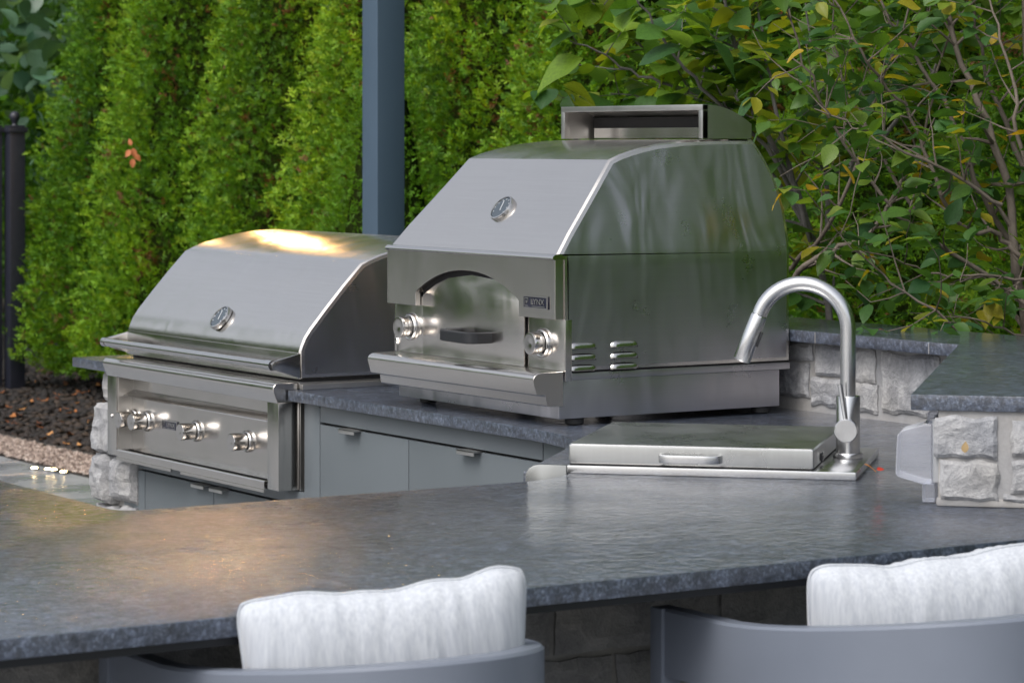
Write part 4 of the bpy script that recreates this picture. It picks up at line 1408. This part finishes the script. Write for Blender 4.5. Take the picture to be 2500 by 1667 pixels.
def st_(lst, r):
    return ([ray_at(x * VS, y * VS, d) for x, y, d in lst], r)
dog = [st_([(2420, 1300, 7.7), (2380, 900, 7.65), (2338, 640, 7.6), (2315, 430, 7.65), (2245, 230, 7.7), (2185, 60, 7.75), (2150, -120, 7.8)], .017),
       st_([(2520, 820, 7.4), (2400, 735, 7.3), (2300, 655, 7.3), (2150, 560, 7.25), (2060, 490, 7.2), (1985, 400, 7.2), (1900, 260, 7.15), (1850, 150, 7.1), (1790, -40, 7.1)], .0075),
       st_([(2480, 700, 7.5), (2345, 590, 7.5), (2290, 540, 7.5), (2205, 515, 7.45), (2150, 420, 7.4), (2095, 270, 7.4), (2020, 180, 7.35), (1960, 90, 7.3), (1900, -40, 7.3)], .008),
       st_([(2360, 620, 7.75), (2260, 450, 7.7), (2205, 310, 7.7), (2120, 150, 7.7), (2030, 20, 7.75), (1980, -90, 7.8)], .009),
       st_([(1800, 660, 8.1), (1850, 612, 8.0), (1910, 575, 8.0), (1990, 540, 8.0), (2060, 440, 8), (2120, 330, 8.1), (2150, 180, 8.1), (2200, -20, 8.1)], .009),
       st_([(1800, 630, 8.3), (1840, 585, 8.2), (1885, 545, 8.1), (1960, 400, 8.0), (2000, 250, 8.0), (2080, 60, 8.0), (2110, -60, 8.0)], .008),
       st_([(2420, 650, 7.2), (2330, 640, 7.15), (2230, 632, 7.1), (2150, 630, 7.1), (2050, 590, 7.05), (1960, 570, 7.0)], .0045),
       st_([(2360, 890, 6.8), (2250, 790, 6.75), (2110, 690, 6.7), (2000, 610, 6.7), (1930, 540, 6.7)], .0045),
       st_([(2360, 420, 8.2), (2290, 240, 8.2), (2250, 110, 8.2), (2230, -60, 8.2)], .009),
       st_([(2420, 500, 7.3), (2345, 350, 7.3), (2330, 200, 7.3), (2290, 60, 7.35), (2270, -60, 7.4)], .007),
       st_([(2100, 480, 7.5), (2010, 330, 7.55), (1950, 230, 7.6), (1920, 100, 7.6), (1905, -50, 7.6)], .005),
       st_([(2300, 470, 7.0), (2180, 400, 6.95), (2060, 330, 6.9), (1960, 290, 6.9), (1870, 250, 6.9)], .005),
       st_([(2380, 300, 7.8), (2330, -100, 7.8), (2260, -400, 7.8), (2180, -700, 7.8)], .012),  # high stems added from here, mostly out of view, to shade the right side
       st_([(2200, -50, 7.7), (2120, -250, 7.6), (2010, -420, 7.5), (1900, -600, 7.4)], .009),
       st_([(2050, -60, 8.0), (1980, -260, 8.1), (1950, -480, 8.2), (1990, -700, 8.3)], .009),
       st_([(2400, 100, 7.2), (2420, -150, 7.1), (2380, -380, 7.0), (2320, -600, 6.9)], .009),
       st_([(2500, 100, 7.6), (2560, -200, 7.6), (2600, -450, 7.6)], .009),
       st_([(1880, -40, 7.5), (1800, -250, 7.5), (1760, -450, 7.5)], .007),
       st_([(2420, 800, 7.0), (2330, 760, 6.95), (2240, 735, 6.9), (2180, 720, 6.9)], .004)]
def dog_var(p, rg):
    yel = 1.0 if rg.random() < .17 else 0
    return rg.uniform(.78, 1.0) if yel else min(.75, max(0, rg.gauss(.46, .2)))
root, lv1 = build_shrub('dogwood_shrub', (5.5, 5.75, 0), dog, 'dogwood shrub with small veined leaves and bare slanting stems at the right', 'dogwood', 'dogwood', 'stem', .063, .056, .22, .78, 21, False, dog_var)
rgc = random.Random(77)
for _ in range(3000):                                 # unseen leaves added overhead to shade the hedge on the right
    p_ = Vector((rgc.uniform(4.6, 6.7), rgc.uniform(4.2, 8.8), 2.25 + 1.4 * rgc.random()))
    lv1.append((p_, Vector((rgc.gauss(0, 1), rgc.gauss(0, 1), rgc.gauss(-.2, .3))).normalized(), Vector((rgc.gauss(0, .4), rgc.gauss(0, .4), 1)), rgc.uniform(.07, .12), dog_var(p_, rgc)))
set_leaves(root, lv1, 'dogwood', False, 100)

red = [st_([(1930, 1200, 8.5), (1900, 700, 8.45), (1840, 470, 8.4), (1760, 300, 8.35), (1700, 150, 8.3), (1665, 0, 8.3), (1640, -120, 8.3)], .012),
       st_([(1880, 600, 8.4), (1790, 380, 8.3), (1640, 230, 8.2), (1560, 140, 8.15), (1500, 60, 8.1), (1440, -40, 8.05)], .008),
       st_([(1870, 560, 8.5), (1720, 320, 8.5), (1590, 215, 8.5), (1470, 175, 8.5), (1390, 130, 8.5), (1310, 95, 8.45)], .007),
       st_([(1850, 520, 8.3), (1800, 330, 8.2), (1770, 180, 8.2), (1745, 40, 8.2), (1730, -100, 8.2)], .008),
       st_([(1760, 330, 8.6), (1650, 265, 8.7), (1520, 232, 8.75), (1400, 215, 8.8)], .005),
       st_([(1900, 560, 8.7), (1900, 350, 8.8), (1870, 180, 8.8), (1850, 0, 8.8)], .009),
       st_([(1700, 240, 8.5), (1600, 100, 8.55), (1520, 0, 8.6), (1480, -60, 8.6)], .005),
       st_([(1560, 190, 8.9), (1450, 90, 8.95), (1380, 30, 9.0), (1330, -30, 9.0)], .005),
       st_([(1950, 400, 9.0), (1990, 250, 9.0), (2050, 100, 9.0), (2080, -50, 9.0)], .008),
       st_([(2000, 350, 9.2), (2120, 200, 9.2), (2200, 80, 9.2), (2300, 0, 9.2)], .008),
       st_([(1960, 420, 8.8), (1880, 380, 8.7), (1840, 350, 8.6), (1800, 320, 8.6)], .005)]
def red_var(p, rg):
    return min(1, max(0, rg.gauss(.6, .26)))
root, lv2 = build_shrub('broad_leaf_shrub', (5.2, 6.9, 0), red, 'broad-leaved yellow-green shrub rising behind the oven vent hood', 'redbud', 'redbud', 'stem_grey', .090, .078, .22, .76, 33, True, red_var)
# the big hanging leaves at the shrub's left tip
for x, y, d, s, v, ax in [(1330, 140, 8.4, .15, .7, (-.75, .5, -.45)), (1300, 200, 8.5, .115, .95, (.5, -.3, -.25)), (1330, 75, 8.4, .10, .25, (-.6, .5, -.25)), (1290, 25, 8.5, .11, .8, (-.5, .6, -.5)),
                          (1640, 100, 8.0, .12, .15, (.4, -.2, -.6)), (1560, 110, 8.0, .12, .15, (-.8, .5, -.2)), (1700, 130, 8.0, .1, .3, (.6, -.2, -.2))]:
    lv2.append((ray_at(x * VS, y * VS, d), Vector(ax).normalized(), Vector((.2, -.5, 1)), s, v))
set_leaves(root, lv2, 'redbud', True, 140)

# pale large-leaved tree beyond the fence, top left
tr = thing('broad_leaf_tree', (9.0, 19.5, 0), 'pale broad-leaved tree in the top left corner beyond the fence', 'tree')
MB().tube([(9.0, 19.5, -.05), (9.05, 19.45, 1.2), (8.95, 19.5, 2.4), (9.0, 19.4, 3.6)], [.12, .10, .08, .05], 10).build('trunk', 'bark', tr, smooth=60)
rg = np.random.default_rng(8)
cen = np.array(ray_at(20, 130, 20.0))
n = 900
P = cen + rg.normal(0, 1, (n, 3)) * np.array([.8, .9, .55]) + np.array([.6, .6, .35])
lv3 = []
for p in P:
    a = Vector((rg.normal(), rg.normal(), -.6 + rg.normal() * .4)).normalized()
    lv3.append((Vector(p), a, Vector((rg.normal() * .4, rg.normal() * .4, 1)), rg.uniform(.10, .19), float(np.clip(rg.normal(.55, .3), 0, 1))))
set_leaves(tr, lv3, 'maple', True, 180, 60)
cp = ray_at(10, 330, 21)
V, F, var = thuja_arrays(91, 1800, 3.4, 1.3, .05, (.1, .18), False)
V[:, 0] += cp.x - 9.0 + .5; V[:, 1] += cp.y - 19.5 + .6
o = arrays_obj('undergrowth', V, F, 'thuja', tr, np.clip(var * .4, 0, .9)); o['kind'] = 'stuff'

# ------------------------------------------------------------------ warm string lights hung along the hedge, above the frame
sg = thing('string_lights', (6.2, 13, 2.5), 'warm festoon bulbs on a cable above the grill, mirrored in the bar top', 'string lights')
bp = [ray_at(px_, 900, d_) for px_, d_ in ((322, 14.7), (540, 14.0), (600, 13.8))]
bp = [Vector((p.x, p.y, 2.62)) for p in bp]
ends = [bp[0] + Vector((-.3, 1.4, .5))] + [p + Vector((0, 0, .13)) for p in bp] + [ps.location + Vector((0, 0, 3.0))]
MB().tube(ends, .006, 6).build('cable', 'wire', sg)
for p in bp:
    s_ = MB().tube([p + Vector((0, 0, .13)), p + Vector((0, 0, .034))], .014, 10).build('socket', 'wire', sg)
    MB().lathe(p, (0, 0, 1), [(.034 * math.sin(R(a)), -.034 * math.cos(R(a))) for a in range(5, 176, 17)], 16).build('bulb', 'bulb', s_, smooth=80)

# glowing discs that stand in for warm reflections on the wet paving
pl_spots = [ray_at(x, y, 7031 * 1.54 / (y - 347.85)) for x, y in ((84, 1147), (117, 1150), (131, 1151), (155, 1156))]
for p, lab in zip(pl_spots, ('leftmost small lit lamp set in the wet paving', 'second small lit lamp in the paving from the left', 'third small lit lamp in the paving from the left', 'small bright lit lamp in the paving nearest the gravel')):
    t = thing('ground_light', (p.x, p.y, 0), lab, 'ground light', 'small lamps in the paving')
    MB().lathe((p.x, p.y, .0), (0, 0, 1), [(.026, .0), (.026, .008), (.020, .011), (.018, .008)], 18).build('ring', 'steel_trim', t)
    MB().lathe((p.x, p.y, .0), (0, 0, 1), [(.017, .001), (.017, .009), (.010, .013), (.001, .0145)], 16).build('lens', 'led', t)  # the disc glows in place of a reflected spot

# ------------------------------------------------------------------ fallen leaves
def fallen(name, p, size, ax, up, mat, label):
    V, F = leaf_mesh('leaf', 0, False, hash(name) % 7 + 3)
    me = bpy.data.meshes.new(name)
    me.from_pydata(V.tolist(), [], F.tolist())
    me.polygons.foreach_set('use_smooth', [True] * len(me.polygons))
    me.materials.append(M[mat])
    o = bpy.data.objects.new(name, me); col.objects.link(o)
    a = Vector(ax).normalized(); z = Vector(up); z = (z - a * z.dot(a)).normalized()
    o.matrix_world = Matrix.Translation(p) @ Matrix((a.cross(z), a, z)).transposed().to_4x4() @ Matrix.Scale(size, 4)
    return tag(o, label, 'leaf')
fallen('orange_leaf', SP(.545, .115, .018), .026, (.3, -.5, -.2), (.5, -.6, .6), 'orange_leaf', 'curled orange fallen leaf on the sink deck edge')
fallen('red_leaf', SP(.566, .135, .0065), .016, (.8, -.2, .1), (0, -.6, .8), 'red_leaf', 'tiny red fallen leaf beside the orange one by the faucet')
fallen('red_leaf', (4.20, 5.10, 1.116), .012, (1, 0, 0), (0, 0, 1), 'red_leaf', 'tiny dark red leaf lying on the granite coping')
fallen('orange_leaf', PP(.046, -.022, 1.015), .020, (.2, .1, 1), (-.6, -.6, .2), 'ochre_leaf', 'small ochre leaf stuck to the upper pier stone')  # leaf shape drawn for an ochre stain on the stone
bc = ray_at(325, 375, 16.3)
bl = thing('brown_leaf', bc, 'curled brown dead spray caught on the second arborvitae', 'leaf')
for k, (dx, dz, ax_, sz) in enumerate([(0, .03, (.2, .1, -1), .06), (-.016, .02, (-.5, .2, -.8), .05), (.012, -.005, (.5, -.2, -.7), .05), (0, -.03, (-.1, .1, -1), .055), (-.012, .045, (-.3, 0, 1), .04)]):
    V, F = leaf_mesh('leaf', 0, False, 3 + k)
    me = bpy.data.meshes.new('leaf'); me.from_pydata(V.tolist(), [], F.tolist())
    me.polygons.foreach_set('use_smooth', [True] * len(me.polygons)); me.materials.append(M['brown_leaf'])
    o = bpy.data.objects.new('leaf', me); col.objects.link(o); o.parent = bl
    a_ = Vector(ax_).normalized(); z_ = Vector((-.6, -.8, .1 * k)); z_ = (z_ - a_ * z_.dot(a_)).normalized()
    o.matrix_local = Matrix.Translation(Vector((dx * .85, -dx * .53, dz))) @ Matrix((a_.cross(z_), a_, z_)).transposed().to_4x4() @ Matrix.Scale(sz, 4)
# leaf litter on the mulch
n = 230
rg = np.random.default_rng(12)
V0, F0 = leaf_mesh('l', 0, False, 4)
vs, fs, av = [], [], []
for i in range(n):
    a = rg.uniform(0, 6.28); c_, s_ = math.cos(a), math.sin(a)
    V = V0 * rg.uniform(.035, .075)
    V = V @ np.array([[c_, s_, 0], [-s_, c_, 0], [0, 0, 1]])
    V[:, 2] = np.abs(V[:, 2]) * 2.2 + .015
    vs.append(V + np.array([rg.uniform(5.8, 7.6), rg.uniform(11, 18), 0])); fs.append(F0 + i * len(V0)); av.append(np.full(len(V0), rg.uniform()))
o = arrays_obj('leaf_litter', np.vstack(vs), np.vstack(fs), 'litter', None, np.concatenate(av), True)
o['kind'] = 'stuff'; o['label'] = 'scattered dry orange leaves on the mulch'
